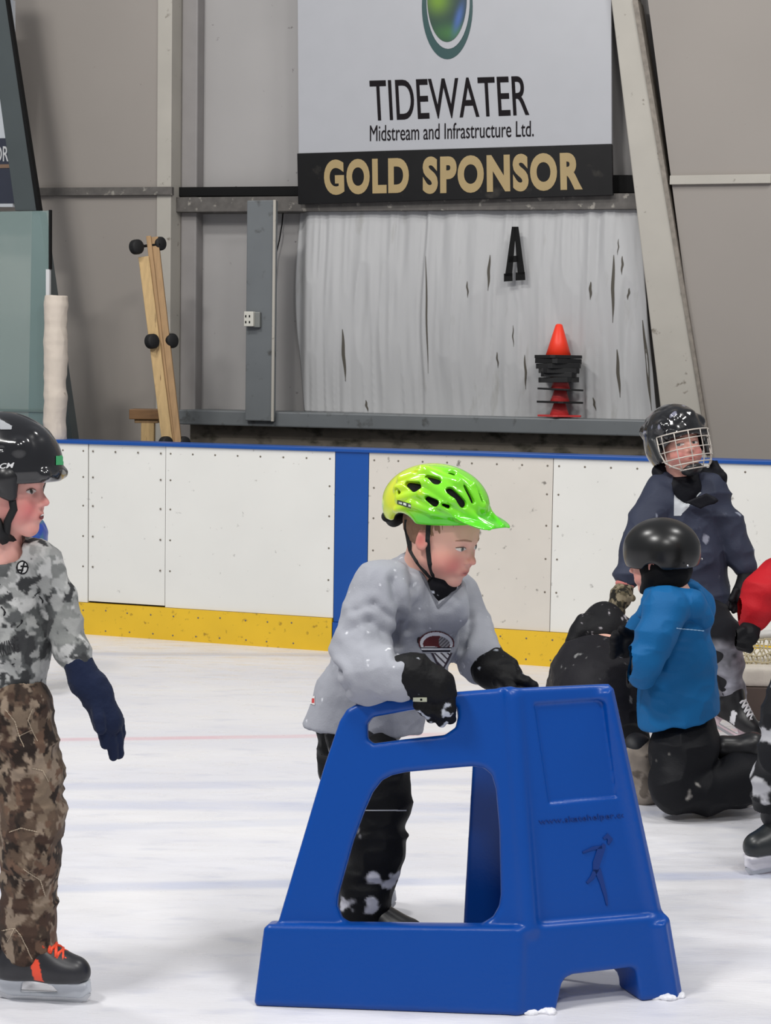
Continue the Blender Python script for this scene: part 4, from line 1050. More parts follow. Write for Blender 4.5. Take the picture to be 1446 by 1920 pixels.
    K.c(F, (.05, .112, -.006), (.022, .172, -.034), .009, .005, .01); K.c(F, (-.05, .112, -.006), (-.022, .172, -.034), .009, .005, .01)
    K.e(F, (0, .07, -.065), (.13, .2, .030), .006, True)
    K.e(F, (0, -.01, -.02), (RX - .02, RY - .022, RZ - .01), 0, True)
    def hc(V):
        q = K.loc(V); g = np.array(lin((120, 216, 40))); g2 = np.array(lin((86, 214, 24))); yl = np.array(lin((226, 226, 48)))
        w = sm(-q[:, 1], -.06, .10)[:, None] * .75; c = g * (1 - w) + yl * w
        st = sm(np.sin(q[:, 0] * 150 + q[:, 2] * 60 + 1.2 * np.sin(q[:, 1] * 30)), .35, .8) * sm(-q[:, 1], -.08, .02); c = c * (1 - .5 * st[:, None]) + yl * .5 * st[:, None]
        lo_ = sm(-q[:, 2], -.005, .025)[:, None] * sm(q[:, 1], -.07, .02)[:, None]; c = c * (1 - lo_) + g2 * lo_
        rr = sm(-q[:, 1], .105, .12)[:, None] * sm(-q[:, 2], -.01, .01)[:, None] * .7; return c * (1 - rr) + np.array(lin((150, 205, 130))) * rr
    hm = finish(F, None, hc, 1); he = obj('helmet', hm, GLOSS, root)
    bh = bvh_of(hm)
    def logo(x, y):
        t = (x - 745) / 26; yy = 941 + 8 * t
        if 0 < t < 1 and abs(y - yy) < 4.5: return (60, 66, 62) if abs(abs(y - yy) - 3.2) < 1.3 or int((x - 745) / 3) % 3 == 0 else (205, 215, 200)
        return None
    obj('helmet_logo', cast_patch(bh, 742, 934, 774, 958, logo, .7, .001), CLOTH, he)
    F = Field(lo, hi, .003); K.e(F, (0, -.008, 0), (RX - .011, RY - .011, RZ - .010), 0); K.e(F, (0, -.008, -.03), (RX - .022, RY - .022, RZ - .0), 0, True); F.halfspace(K.T(0, 0, -.036), -K.M[:, 2], .003); K.e(F, (RX, -.045, -.05), (.06, .036, .030), .012, True)
    m = finish(F, None, flat((16, 16, 16))); obj('helmet_liner', m, CLOTH, he)
    F = Field(lo, hi, .003); K.c(F, (.05, -.118, -.035), (0, -.13, -.045), .014, .016, .02); K.c(F, (0, -.13, -.045), (-.05, -.118, -.035), .016, .014, .02)
    obj('fit_cradle', finish(F, None, flat((34, 36, 36))), CLOTH, he)
    # straps
    mb = MB()
    def strap(pts, w):
        P = [np.array(p) for p in pts]; L_ = []
        for i, p in enumerate(P):
            t = unit(P[min(i + 1, len(P) - 1)] - P[max(i - 1, 0)]); sdv = unit(np.cross(t, np.array([.25, 1., 0]))); L_ += [p + sdv * w, p - sdv * w, p - sdv * w + [0, .002, 0], p + sdv * w + [0, .002, 0]]
        n = len(P); Fc = []
        for i in range(n - 1):
            for k in range(4): a = i * 4 + k; b = i * 4 + (k + 1) % 4; Fc.append((a, b, b + 4, a + 4))
        mb.add(L_, Fc)
    ctr = H.T(0, 0, .3)
    def onf(x, y, off=.003):
        d = ray(x, y); d = d / np.linalg.norm(d); hit, n, _, _ = BV.ray_cast(Vector(C0), Vector(d)); return np.array(hit) - d * off if hit else None
    BV = bvh_of((np.array([v for v in []] or [[0, 0, 0]]), [])) if False else None
    bm = body.data; VB = np.array([v.co[:] for v in bm.vertices]) + wbase(body); BV = BVHTree.FromPolygons([tuple(v) for v in VB], [tuple(p.vertices) for p in bm.polygons])
    a1 = [onf(x, y, .004) for x, y in ((804, 972), (803, 990), (802, 1012), (803, 1035), (806, 1058), (812, 1078), (822, 1090))]
    a2 = [onf(x, y, .004) for x, y in ((763, 975), (762, 990), (764, 1012), (770, 1032), (782, 1052), (798, 1072), (812, 1086), (822, 1094))]
    for pts in (a1, a2):
        ref = None; out = []
        for p in pts:
            if p is None or abs(p[1] - 4.45) > .25: p = None
            out.append(p)
        ok = [p for p in out if p is not None]
        if len(ok) > 2: strap(ok, .0058 if pts is a1 else .0062)
    ring = [H.T(.12 - .24 * t, .10 + .14 * math.sin(math.pi * t), -.005 - .03 * math.sin(math.pi * t)) for t in np.linspace(0, 1, 9)]
    mb.tube(ring, .005, 6)
    obj('chin_strap', mb.get(), BLK_STRAP, he)
boy()
# ------------------------------------------------------------------ skater at the left edge
def left_kid():
    g = G(88, 1876); f_ = Fig(g[1] + .02); J = f_.J; s = f_.s
    root = thing('person', 'child in grey camouflage sweatshirt, brown camouflage trousers and black helmet, standing at left edge', 'person', (g[0] - .1, g[1], 0))
    Y = g[1]
    H = Head(J(13, 1002, -.02), 184 * s, 78, -1, 0)
    F = Field(np.min([J(-190, 1810, 0), J(240, 770, 0)], 0) - [0, .33, 0], np.max([J(-190, 1810, 0), J(240, 770, 0)], 0) + [0, .33, 0], .0032)
    H.build(F)
    F.cone(H.T(0, -.12, .25), J(0, 1060, .0), 42 * s, 46 * s, .02)
    F.chain([J(0, 1060, .02), J(-5, 1180, .02), J(-5, 1320, .02)], [50 * s, 66 * s, 62 * s], .03)
    F.chain([J(0, 1070, .02), J(80, 1062, .0), J(118, 1160, .0), J(150, 1255, -.03)], [36 * s, 24 * s, 20 * s, 15 * s], .02)
    F.chain([J(0, 1070, .02), J(-85, 1062, .0), J(-125, 1165, .0), J(-135, 1270, -.03)], [36 * s, 24 * s, 20 * s, 15 * s], .02)
    F.chain([J(38, 1330, .0), J(58, 1540, .0), J(50, 1790, .0)], [44 * s, 34 * s, 24 * s], .03)
    F.chain([J(-45, 1330, .02), J(-58, 1540, .05), J(-70, 1780, .08)], [44 * s, 34 * s, 24 * s], .03)
    m = finish(F, None, lambda V: H.colour(V, under=(60, 60, 62), skin=(226, 170, 158), blush=(214, 104, 106), bl=.95), 1)
    body = obj('body', m, SKIN, root); H.face(body, m, look=.15, open_=.8, brow=(112, 78, 62), iris=(60, 60, 56), mouth_open=1)
    # sweatshirt
    F = Field(np.min([J(-190, 1345, 0), J(200, 990, 0)], 0) - [0, .3, 0], np.max([J(-190, 1345, 0), J(200, 990, 0)], 0) + [0, .3, 0], .004)
    ay = np.array([0, 1., 0])
    F.chain([J(2, 1095, .02), J(-2, 1190, .02), J(-4, 1290, .02)], [84 * s, 92 * s, 86 * s], .04, ax=ay, sq=.78)
    F.cone(J(-4, 1290, .02), J(-8, 1330, .02), 84 * s, 66 * s, .02, ax=ay, sq=.8)
    F.chain([J(-70, 1068, .0), J(10, 1052, .02), J(74, 1052, .0)], [38 * s, 48 * s, 38 * s], .04)
    F.cone(J(6, 1024, .02), J(4, 1060, .02), 40 * s, 54 * s, .03)
    F.chain([J(78, 1058, .0), J(112, 1118, .0), J(124, 1178, -.01), J(137, 1222, -.02)], [37 * s, 31 * s, 31 * s, 34 * s], .015)
    F.cone(J(135, 1218, -.02), J(148, 1244, -.03), 36 * s, 27 * s, .01)
    F.chain([J(-78, 1062, .0), J(-115, 1140, .0), J(-135, 1240, -.02)], [37 * s, 32 * s, 30 * s], .03)
    F.halfspace(J(0, 1324, 0), (.06, 0, -1), .006)
    F.cone(H.T(0, -.05, .05), J(8, 1030, -.03), 40 * s, 34 * s, .006, True)
    def disp(V, N): return .005 * folds(V, (10, 10, 16), 71) + .003 * folds(V, (26, 26, 26), 73) - .003
    base = camo([(166, 167, 165), (126, 128, 126), (186, 186, 184), (84, 86, 86), (186, 186, 184), (60, 61, 62), (150, 151, 149)], 15, 13, .12)
    m = finish(F, disp, base); bv = bvh_of(m)
    def ring(x, y):
        r = math.hypot(x - 42, (y - 1064) * .9)
        if 9 < r < 12: return (24, 24, 26)
        if r <= 9: return (24, 24, 26) if (abs(x - 44 + (y - 1060) * .3) < 1.8 or abs(y - 1062) < 1.6 and x > 38 or (abs(y - 1069) < 1.5 and x < 44)) else (200, 200, 198)
        return None
    rs = random.Random(8)
    strokes = []
    for i in range(16):
        x = rs.uniform(-40, 90); y = rs.uniform(1080, 1300); a = rs.uniform(0, 3.1); l = rs.uniform(8, 26); strokes.append((x, y, x + l * math.cos(a), y + l * math.sin(a), rs.uniform(1, 2.6)))
    def scr(x, y):
        for x0, y0, x1, y1, w in strokes:
            t = max(0, min(1, ((x - x0) * (x1 - x0) + (y - y0) * (y1 - y0)) / ((x1 - x0) ** 2 + (y1 - y0) ** 2)))
            if math.hypot(x - x0 - t * (x1 - x0) + 2 * math.sin(y * .3), y - y0 - t * (y1 - y0)) < w: return (34, 34, 36)
        return None
    m = merge(m, cast_patch(bv, -10, 1076, 98, 1304, scr, 1.0))
    sw = obj('sweatshirt', m, CLOTH, root)
    obj('chest_badge', cast_patch(bv, 28, 1048, 56, 1080, ring, .7), CLOTH, sw)
    obj('lettering', cast_text(bv, 'PARKING', [(-18, 1238), (38, 1222), (34, 1194), (-22, 1212)], offset=.01), mat('print_ink', (40, 40, 42), .8), sw)
    # trousers
    F = Field(np.min([J(-190, 1830, 0), J(150, 1280, 0)], 0) - [0, .25, 0], np.max([J(-190, 1830, 0), J(150, 1280, 0)], 0) + [0, .3, 0], .0042)
    F.chain([J(-5, 1290, .02), J(0, 1340, .02)], [76 * s, 84 * s], .03, ax=ay, sq=.8)
    F.chain([J(28, 1330, .0), J(52, 1440, .0), J(62, 1530, -.01), J(57, 1600, -.01), J(55, 1640, .0), J(55, 1720, .0), J(53, 1782, .0)], [70 * s, 61 * s, 58 * s, 55 * s, 51 * s, 50 * s, 50 * s], .015)
    F.chain([J(-40, 1330, .04), J(-62, 1450, .06), J(-72, 1560, .06), J(-78, 1660, .08), J(-80, 1790, .08)], [68 * s, 60 * s, 56 * s, 52 * s, 48 * s], .02)
    for x, y, rx, ry in ((104, 1480, 16, 42), (106, 1550, 14, 24), (100, 1600, 15, 18), (98, 1660, 12, 28), (98, 1720, 10, 24), (92, 1770, 16, 14)):
        F.ell(J(x - 6, y, -.0), (rx * s, .045, ry * s), k=.012)
    F.cone(J(98, 1408, -.0), J(104, 1428, .0), 13 * s, 8 * s, .006)
    F.halfspace(J(30, 1801, 0), (.08, 0, -1), .006)
    m = finish(F, lambda V, N: .007 * folds(V, (10, 10, 18), 81) + .004 * folds(V, (26, 26, 34), 85), camo([(92, 76, 64), (62, 51, 44), (122, 106, 90), (70, 54, 46), (46, 38, 34), (140, 124, 108), (104, 82, 68)], 20, 27, .14, (1, 1, .8)))
    bt = bvh_of(m)
    tw = [[(10, 1330), (28, 1352), (36, 1380), (45, 1400)], [(36, 1380), (60, 1368)], [(60, 1330), (52, 1350), (60, 1370), (70, 1390)], [(5, 1745), (28, 1740), (40, 1755), (60, 1798)], [(28, 1740), (15, 1765)], [(60, 1440), (80, 1445), (90, 1465)], [(18, 1560), (40, 1552), (70, 1560)], [(45, 1630), (75, 1650), (85, 1680)]]
    def twig(x, y):
        for P in tw:
            for (x0, y0), (x1, y1) in zip(P, P[1:]):
                t = max(0, min(1, ((x - x0) * (x1 - x0) + (y - y0) * (y1 - y0)) / ((x1 - x0) ** 2 + (y1 - y0) ** 2)))
                if math.hypot(x - x0 - t * (x1 - x0), y - y0 - t * (y1 - y0)) < 1.6: return (170, 154, 134)
        return None
    m = merge(m, cast_patch(bt, 2, 1328, 100, 1800, twig, 1.2)); obj('trousers', m, CLOTH, root)
    # glove
    F = Field(np.min([J(100, 1445, 0), J(260, 1225, 0)], 0) - [0, .12, 0], np.max([J(100, 1445, 0), J(260, 1225, 0)], 0) + [0, .1, 0], .0028)
    F.cone(J(147, 1244, -.03), J(160, 1278, -.035), 28 * s, 31 * s, .006)
    F.cone(J(172, 1288, -.035), J(180, 1300, -.035), 33 * s, 31 * s, .004)
    F.cone(J(182, 1302, -.035), J(202, 1352, -.04), 28 * s, 29 * s, .012)
    for pts, r in ((((190, 1352), (196, 1380), (197, 1396)), 11.5), (((204, 1366), (210, 1396), (213, 1418)), 11), (((216, 1362), (221, 1392), (222, 1414)), 11.5), (((223, 1350), (226, 1376), (225, 1396)), 9)):
        dz = {197: -.055, 213: -.045, 222: -.03, 225: -.012}[pts[-1][0]]
        F.chain([J(x, y, dz) for x, y in pts], [r * s * 1.05, r * s, r * s * .85], .004)
    F.chain([J(182, 1320, -.06), J(186, 1348, -.075), J(189, 1368, -.08)], [13 * s, 11 * s, 9 * s], .006)
    obj('glove', finish(F, lambda V, N: .0015 * folds(V, (30, 30, 30), 91) + .0006 * vn(V, 200, 2), flat((24, 33, 58))), CLOTH, root)
    F = Field(np.min([J(-190, 1445, 0), J(-90, 1245, 0)], 0) - [0, .12, 0], np.max([J(-190, 1445, 0), J(-90, 1245, 0)], 0) + [0, .1, 0], .004)
    F.chain([J(-135, 1262, -.03), J(-138, 1320, -.04), J(-138, 1350, -.04)], [30 * s, 28 * s, 28 * s], .01)
    for i in range(4): F.chain([J(-154 + 11 * i, 1350, -.04), J(-152 + 10 * i, 1400 + (6 if i in (1, 2) else 0), -.05)], [10 * s, 8 * s], .004)
    obj('glove', finish(F, None, flat((24, 33, 58))), CLOTH, root)
    # skates
    skate(root, (G(82, 1877)[0], Y, 0), (1, -.10, 0), 186 * s, boot=(38, 38, 42), accent=(232, 74, 42), holder=(196, 200, 206), laces=(236, 78, 44))
    skate(root, (J(-60, 1800, 0)[0], Y + .12, 0), (1, .15, 0), 186 * s, boot=(38, 38, 42), accent=(232, 74, 42), holder=(196, 200, 206), laces=(236, 78, 44))
    # helmet
    K = Head(H.T(0, -.05, .62), 1.0, 78, -3, 0)
    lo, hi = K.O - [.2, .2, .17], K.O + [.2, .2, .19]
    F = Field(lo, hi, .0026)
    K.e(F, (0, .002, .013), (.106, .142, .130), 0)
    K.e(F, (0, .004, .03), (.108, .138, .100), .01)
    for sg in (1, -1):  # moulded ridges
        K.c(F, (sg * .030, .088, .078), (sg * .034, -.09, .082), .024, .030, .008)
        K.c(F, (sg * .070, .075, .058), (sg * .072, -.07, .06), .026, .028, .008)
        K.c(F, (sg * .055, .06, .125), (sg * .055, .0, .128), .006, .006, .004, True); K.c(F, (sg * .055, -.03, .130), (sg * .055, -.08, .118), .006, .006, .004, True)
        K.c(F, (sg * .100, .05, .06), (sg * .106, .0, .062), .006, .006, .004, True)
        K.c(F, (0, .10, .118), (0, .05, .14), .006, .006, .004, True)
    K.e(F, (0, .004, .006), (.109, .143, .036), .006); K.c(F, (.05, .128, -.004), (-.05, .128, -.004), .014, .014, .01)
    K.e(F, (0, -.005, -.03), (.090, .118, .125), .0, True)
    F.halfspace(K.T(0, 0, -.022), -K.M[:, 2], .005)
    def hcol(V):
        q = K.loc(V); c = np.tile(np.array(lin((20, 20, 23))), (len(V), 1)); return c * (1 + .15 * vn(V, 20, 3))[:, None]
    hm = finish(F, None, hcol); he = obj('helmet', hm, GLOSS, root); bh = bvh_of(hm)
    obj('sticker', cast_patch(bh, 98, 850, 122, 878, lambda x, y: (66, 160, 104) if 103 < x < 119 and 854 - (x - 110) * .1 < y < 873 else None, 1.0), CLOTH, he)
    obj('lettering', cast_text(bh, 'CCM', [(-14, 880), (26, 877), (27, 867), (-13, 870)], offset=.02, shear=.2), mat('white_print', (215, 215, 215), .5), he)
    obj('decal', cast_patch(bh, 0, 782, 30, 812, lambda x, y: (150, 152, 156) if (y - 786 - x * .55 > 0 and y < 806 + x * .05 and x < 26 - (y - 786) * .2) else None, 1.0), CLOTH, he)
    F = Field(lo - [0, 0, .12], hi, .003)
    for sg in (1, -1):
      F = Field(lo - [0, 0, .12], hi, .003); F.cone(H.T(sg * .37, .17, .60), H.T(sg * .335, .20, .42), .030, .014, .01); F.cone(H.T(sg * .39, -.08, .60), H.T(sg * .345, .13, .44), .022, .012, .01)
      H.e(F, (0, -.02, .55), (.325, .5, .4), .01, True)
      obj('ear_guard', finish(F, None, flat((24, 24, 26))), SEMI, he)
    mb = MB(); mb.tube([H.T(.325, .20, .42), H.T(.30, .21, .28), H.T(.275, .13, .15), H.T(.18, .07, .0), H.T(0, .08, -.06), H.T(-.18, .05, .0), H.T(-.3, .02, .12), H.T(-.345, .06, .40)], .009, 8)
    mb.tube([H.T(.30, .0, .16), H.T(.24, .02, .05), H.T(.16, .06, -.04)], .016, 8)
    obj('chin_strap', mb.get(True), BLK_STRAP, he)
left_kid()
# ------------------------------------------------------------------ standing child with face cage
def cage_kid():
    f_ = Fig(7.3); J = f_.J; s = f_.s
    g = G(1372, 1368); root = thing('person', 'child standing in dark navy winter jacket and black helmet with wire face cage', 'person', (J(1300, 1300, 0)[0], 7.3, 0))
    H = Head(J(1283, 888, -.02), 112 * s, 18, -14, -8)
    F = Field(np.min([J(1130, 1370, 0), J(1440, 770, 0)], 0) - [0, .35, .0], np.max([J(1130, 1370, 0), J(1440, 770, 0)], 0) + [0, .35, 0], .0048)
    H.build(F)
    F.cone(H.T(0, -.12, .25), J(1285, 930, .04), 24 * s, 28 * s, .02)
    F.chain([J(1285, 930, .04), J(1282, 1020, .04), J(1286, 1140, .04)], [34 * s, 46 * s, 42 * s], .03)
    F.chain([J(1285, 940, .04), J(1225, 935, .02), J(1190, 1020, -.02), J(1172, 1100, -.08)], [22 * s, 20 * s, 16 * s, 11 * s], .02)
    F.chain([J(1285, 940, .04), J(1345, 935, .04), J(1382, 1010, .02), J(1400, 1078, -.02)], [22 * s, 20 * s, 16 * s, 11 * s], .02)
    F.chain([J(1300, 1140, .04), J(1345, 1210, -.1), J(1370, 1310, .0)], [34 * s, 24 * s, 16 * s], .02)
    F.chain([J(1270, 1140, .04), J(1262, 1230, .04), J(1262, 1350, .04)], [34 * s, 24 * s, 16 * s], .02)
    m = finish(F, None, lambda V: H.colour(V, skin=(222, 168, 152), blush=(206, 118, 116), bl=.9)); body = obj('body', m, SKIN, root); H.face(body, m, look=.4, open_=.6, brow=(110, 80, 62))
    # jacket
    ay = np.array([0, 1., 0])
    F = Field(np.min([J(1140, 1165, 0), J(1430, 900, 0)], 0) - [0, .3, 0], np.max([J(1140, 1165, 0), J(1430, 900, 0)], 0) + [0, .32, .04], .0055)
    F.chain([J(1285, 960, .04), J(1284, 1040, .04), J(1294, 1125, .04)], [66 * s, 70 * s, 74 * s], .04, ax=ay, sq=.72)
    F.chain([J(1240, 925, .03), J(1285, 915, .04), J(1330, 922, .04)], [34 * s, 34 * s, 34 * s], .04)
    F.chain([J(1238, 930, .02), J(1216, 972, .0), J(1193, 1030, -.03), J(1178, 1078, -.06)], [33 * s, 31 * s, 27 * s, 25 * s], .02)
    F.chain([J(1330, 925, .04), J(1362, 985, .03), J(1382, 1030, .02), J(1397, 1060, .0)], [33 * s, 30 * s, 26 * s, 23 * s], .02)
    F.halfspace(J(1290, 1152, 0), (.05, 0, -1), .01)
    F.halfspace(J(1176, 1098, -.06), (-.25, 0, -1), .006) if False else None
    F.cone(J(1286, 900, .03), J(1288, 925, -.05), 30 * s, 24 * s, .01, True)
    def disp(V, N): return .009 * folds(V, (4, 4, 13), 101) + .004 * folds(V, (16, 16, 18), 103)
    m = finish(F, disp, snowy((56, 61, 78), (150, 155, 170), .9, 20)); jk = obj('jacket', m, NYLON, root); bv = bvh_of(m)
    def shirt(x, y):
        if 1263 < x < 1320 - (y - 920) * .9 and 922 < y < 968: return (206, 210, 214)
        return None
    obj('shirt_front', cast_patch(bv, 1258, 916, 1334, 972, shirt, 1.5), CLOTH, jk)
    F = Field(np.min([J(1215, 975, -.3), J(1375, 860, -.3)], 0), np.max([J(1215, 975, .25), J(1375, 860, .25)], 0), .004)
    F.cone(J(1285, 905, .05), J(1285, 918, .03), 42 * s, 46 * s, .02, ax=ay, sq=.8); F.cone(J(1320, 895, .06), J(1356, 893, .02), 20 * s, 8 * s, .02); F.cone(J(1338, 868, .06), J(1352, 900, .03), 9 * s, 11 * s, .015)
    F.cone(J(1236, 885, .05), J(1258, 915, -.0), 14 * s, 15 * s, .02)
    F.slab(J(1316, 940, -.10), np.array([1., -.1, 0]), np.array([0, 0, 1.]), [(-32 * s, -2 * s), (-2 * s, -14 * s), (32 * s, 2 * s), (8 * s, 16 * s)], .0, .02, rd=.006, k=.01)
    H.e(F, (0, .30, .35), (.36, .45, .5), .02, True)
    obj('collar', finish(F, lambda V, N: .004 * folds(V, (14, 14, 20), 108), flat((16, 17, 24))), NYLON, jk)
    # trousers
    F = Field(np.min([J(1220, 1375, 0), J(1430, 1100, 0)], 0) - [0, .35, 0], np.max([J(1220, 1375, 0), J(1430, 1100, 0)], 0) + [0, .3, 0], .0055)
    F.chain([J(1290, 1125, .04), J(1300, 1150, .03)], [66 * s, 62 * s], .03, ax=ay, sq=.75)
    F.chain([J(1320, 1150, .0), J(1358, 1195, -.10), J(1364, 1240, -.06), J(1372, 1290, -.0), J(1378, 1312, .0)], [42 * s, 34 * s, 29 * s, 24 * s, 22 * s], .02)
    F.chain([J(1268, 1150, .05), J(1262, 1230, .05), J(1262, 1330, .05)], [40 * s, 32 * s, 26 * s], .02)
    def pc(V):
        z = J(1360, 1192, 0)[2]; w = sm(fbm(V, 9, 5, 4) * .25 + (z - V[:, 2]) * 6, -.1, .45)[:, None]; n = fbm(V, 22, 9, 4)[:, None]
        return np.array(lin((22, 23, 28))) * (1 - w) + (np.array(lin((150, 150, 158))) * (1 + .6 * n)) * w
    obj('trousers', finish(F, lambda V, N: .006 * folds(V, (10, 10, 20), 111), pc), CLOTH, root)
    sk = skate(root, (J(1368, 1345, -.02)[0], 7.28, .035), (.72, -.42, -.38), .235, boot=(34, 34, 36), accent=(220, 220, 224), holder=(222, 200, 206), laces=(222, 222, 226), h=.005)
    skate(root, (J(1268, 1345, .02)[0], 7.35, 0), (.3, -.9, 0), .27, boot=(34, 34, 36), holder=(222, 200, 206), laces=(222, 222, 226), h=.006)
    # hands: black glove on the right of the picture, patterned mitten on the left
    F = Field(np.min([J(1350, 1165, 0), J(1425, 1050, 0)], 0) - [0, .15, 0], np.max([J(1350, 1165, 0), J(1425, 1050, 0)], 0) + [0, .12, 0], .004)
    F.chain([J(1402, 1072, .0), J(1396, 1098, -.03), J(1386, 1118, -.05)], [17 * s, 16 * s, 17 * s], .01)
    for x0, y0, x1, y1 in ((1378, 1122, 1370, 1140), (1384, 1128, 1376, 1146), (1391, 1128, 1386, 1146), (1397, 1124, 1395, 1140)): F.cone(J(x0, y0, -.05), J(x1, y1, -.06), 6.5 * s, 5.2 * s, .004)
    F.cone(J(1382, 1108, -.07), J(1372, 1124, -.08), 6.5 * s, 5.5 * s, .004)
    obj('glove', finish(F, lambda V, N: .002 * folds(V, (30, 30, 30), 115), flat((16, 16, 20))), NYLON, root)
    F = Field(np.min([J(1110, 1175, 0), J(1210, 1070, 0)], 0) - [0, .2, 0], np.max([J(1110, 1175, 0), J(1210, 1070, 0)], 0) + [0, .1, 0], .004)
    F.chain([J(1176, 1094, -.07), J(1166, 1116, -.09), J(1160, 1128, -.10)], [14 * s, 21 * s, 19 * s], .008)
    for i, (x1, y1) in enumerate(((1136, 1146), (1146, 1150), (1156, 1152), (1164, 1148))): F.chain([J(1160 + i, 1128, -.10), J((x1 + 1160) / 2 - 2, 1138, -.11), J(x1, y1, -.115)], [14 * s, 10 * s, 9 * s], .005)
    F.cone(J(1172, 1112, -.12), J(1186, 1122, -.13), 9 * s, 6 * s, .006)
    obj('mitten', finish(F, lambda V, N: .003 * vn(V, 60, 3), camo([(92, 84, 66), (44, 42, 34), (128, 118, 98), (32, 30, 26)], 34, 17, .1)), CLOTH, root)
    mb = MB(); mb.lathe(J(1174, 1088, -.065), [(16 * s, .0), (18 * s, .006), (18 * s, .022), (16 * s, .03)], 20, unit(J(1168, 1112, -.085) - J(1174, 1088, -.065)))
    obj('pink_cuff', mb.get(True), mat('pink_knit', (212, 130, 124), .9), root)
    # helmet and cage
    K = Head(H.T(0, -.05, .60), 1.0, 18, -12, -8); q_ = 112 * s / .225
    lo, hi = K.O - .24, K.O + .24
    F = Field(lo, hi, .0042)
    K.e(F, (0, -.005, .018), (.118, .140, .128), 0); K.e(F, (0, -.02, -.02), (.115, .128, .12), .01)
    for sg in (1, -1):
        K.c(F, (sg * .035, .088, .078), (sg * .04, -.09, .088), .026, .032, .01); K.c(F, (sg * .078, .07, .05), (sg * .08, -.07, .055), .030, .032, .01)
        K.c(F, (sg * .065, .06, .125), (sg * .068, .0, .128), .008, .008, .004, True)
    K.c(F, (.08, .10, .006), (-.08, .10, .006), .02, .02, .01)
    K.e(F, (0, .0, -.03), (.100, .125, .125), .0, True)
    K.e(F, (0, .16, -.10), (.16, .15, .10), .01, True)
    F.halfspace(K.T(0, 0, -.095), -K.M[:, 2], .01)
    def hc(V):
        n = vn(V, 45, 3); w = sm(n, .62, .75)[:, None] * .7; return np.array(lin((18, 18, 20))) * (1 - w) + np.array(lin((150, 150, 170))) * w
    hm = finish(F, lambda V, N: .0015 * vn(V, 50, 7), hc); he = obj('helmet', hm, GLOSS, root)
    obj('lettering', cast_text(bvh_of(hm), 'BAUER', [(1276, 823), (1302, 816), (1302, 811), (1275, 818)], offset=.03), mat('white_print', (215, 215, 215), .5), he)
    cg = bpy.data.objects.new('face_cage', None); scene.collection.objects.link(cg); cg.parent = he
    Mw = mat('cage_wire', (205, 198, 188), .35, .35)
    def cp(a, z): # point on the cage shell; a = angle from the nose, z = height
        a = math.radians(a); zz = z; b = 1 - .28 * max(0, (-zz - .06) / .09) ** 2
        return K.T(math.sin(a) * .112 * b, .045 + math.cos(a) * .125 * b, zz)
    mb = MB()
    for z, w in ((.012, .0028), (-.018, .0022), (-.056, .0022), (-.090, .0026), (-.115, .003), (-.138, .0026)):
        A = 84 if z > -.1 else 70 if z > -.12 else 48
        mb.tube([cp(a, z) for a in np.linspace(-A, A, 17)], w, 6)
    for a in (-70, -42, -14, 14, 42, 70):
        zl = -.138 if abs(a) < 44 else -.108
        mb.tube([cp(a, z) for z in np.linspace(.012, zl, 9)], .0022, 6)
    mb.tube([cp(84, .012), cp(84, -.05), cp(76, -.095), cp(60, -.12), cp(40, -.138)], .0032, 6); mb.tube([cp(-84, .012), cp(-84, -.05), cp(-76, -.095), cp(-60, -.12), cp(-40, -.138)], .0032, 6)
    o = obj('cage_wires', mb.get(True), Mw, he); bpy.data.objects.remove(cg)
    F = Field(lo, hi, .004)
    K.e(F, (0, .085, -.135), (.045, .045, .028), 0); K.e(F, (0, .07, -.12), (.05, .045, .03), .0, True)
    obj('chin_cup', finish(F, None, flat((34, 36, 38))), SEMI, he)
    for sg in (1, -1):
        F = Field(lo, hi, .004); K.c(F, (sg * .112, .03, .0), (sg * .108, .05, -.075), .022, .016, .01); obj('ear_guard', finish(F, None, flat((34, 36, 38))), SEMI, he)
cage_kid()

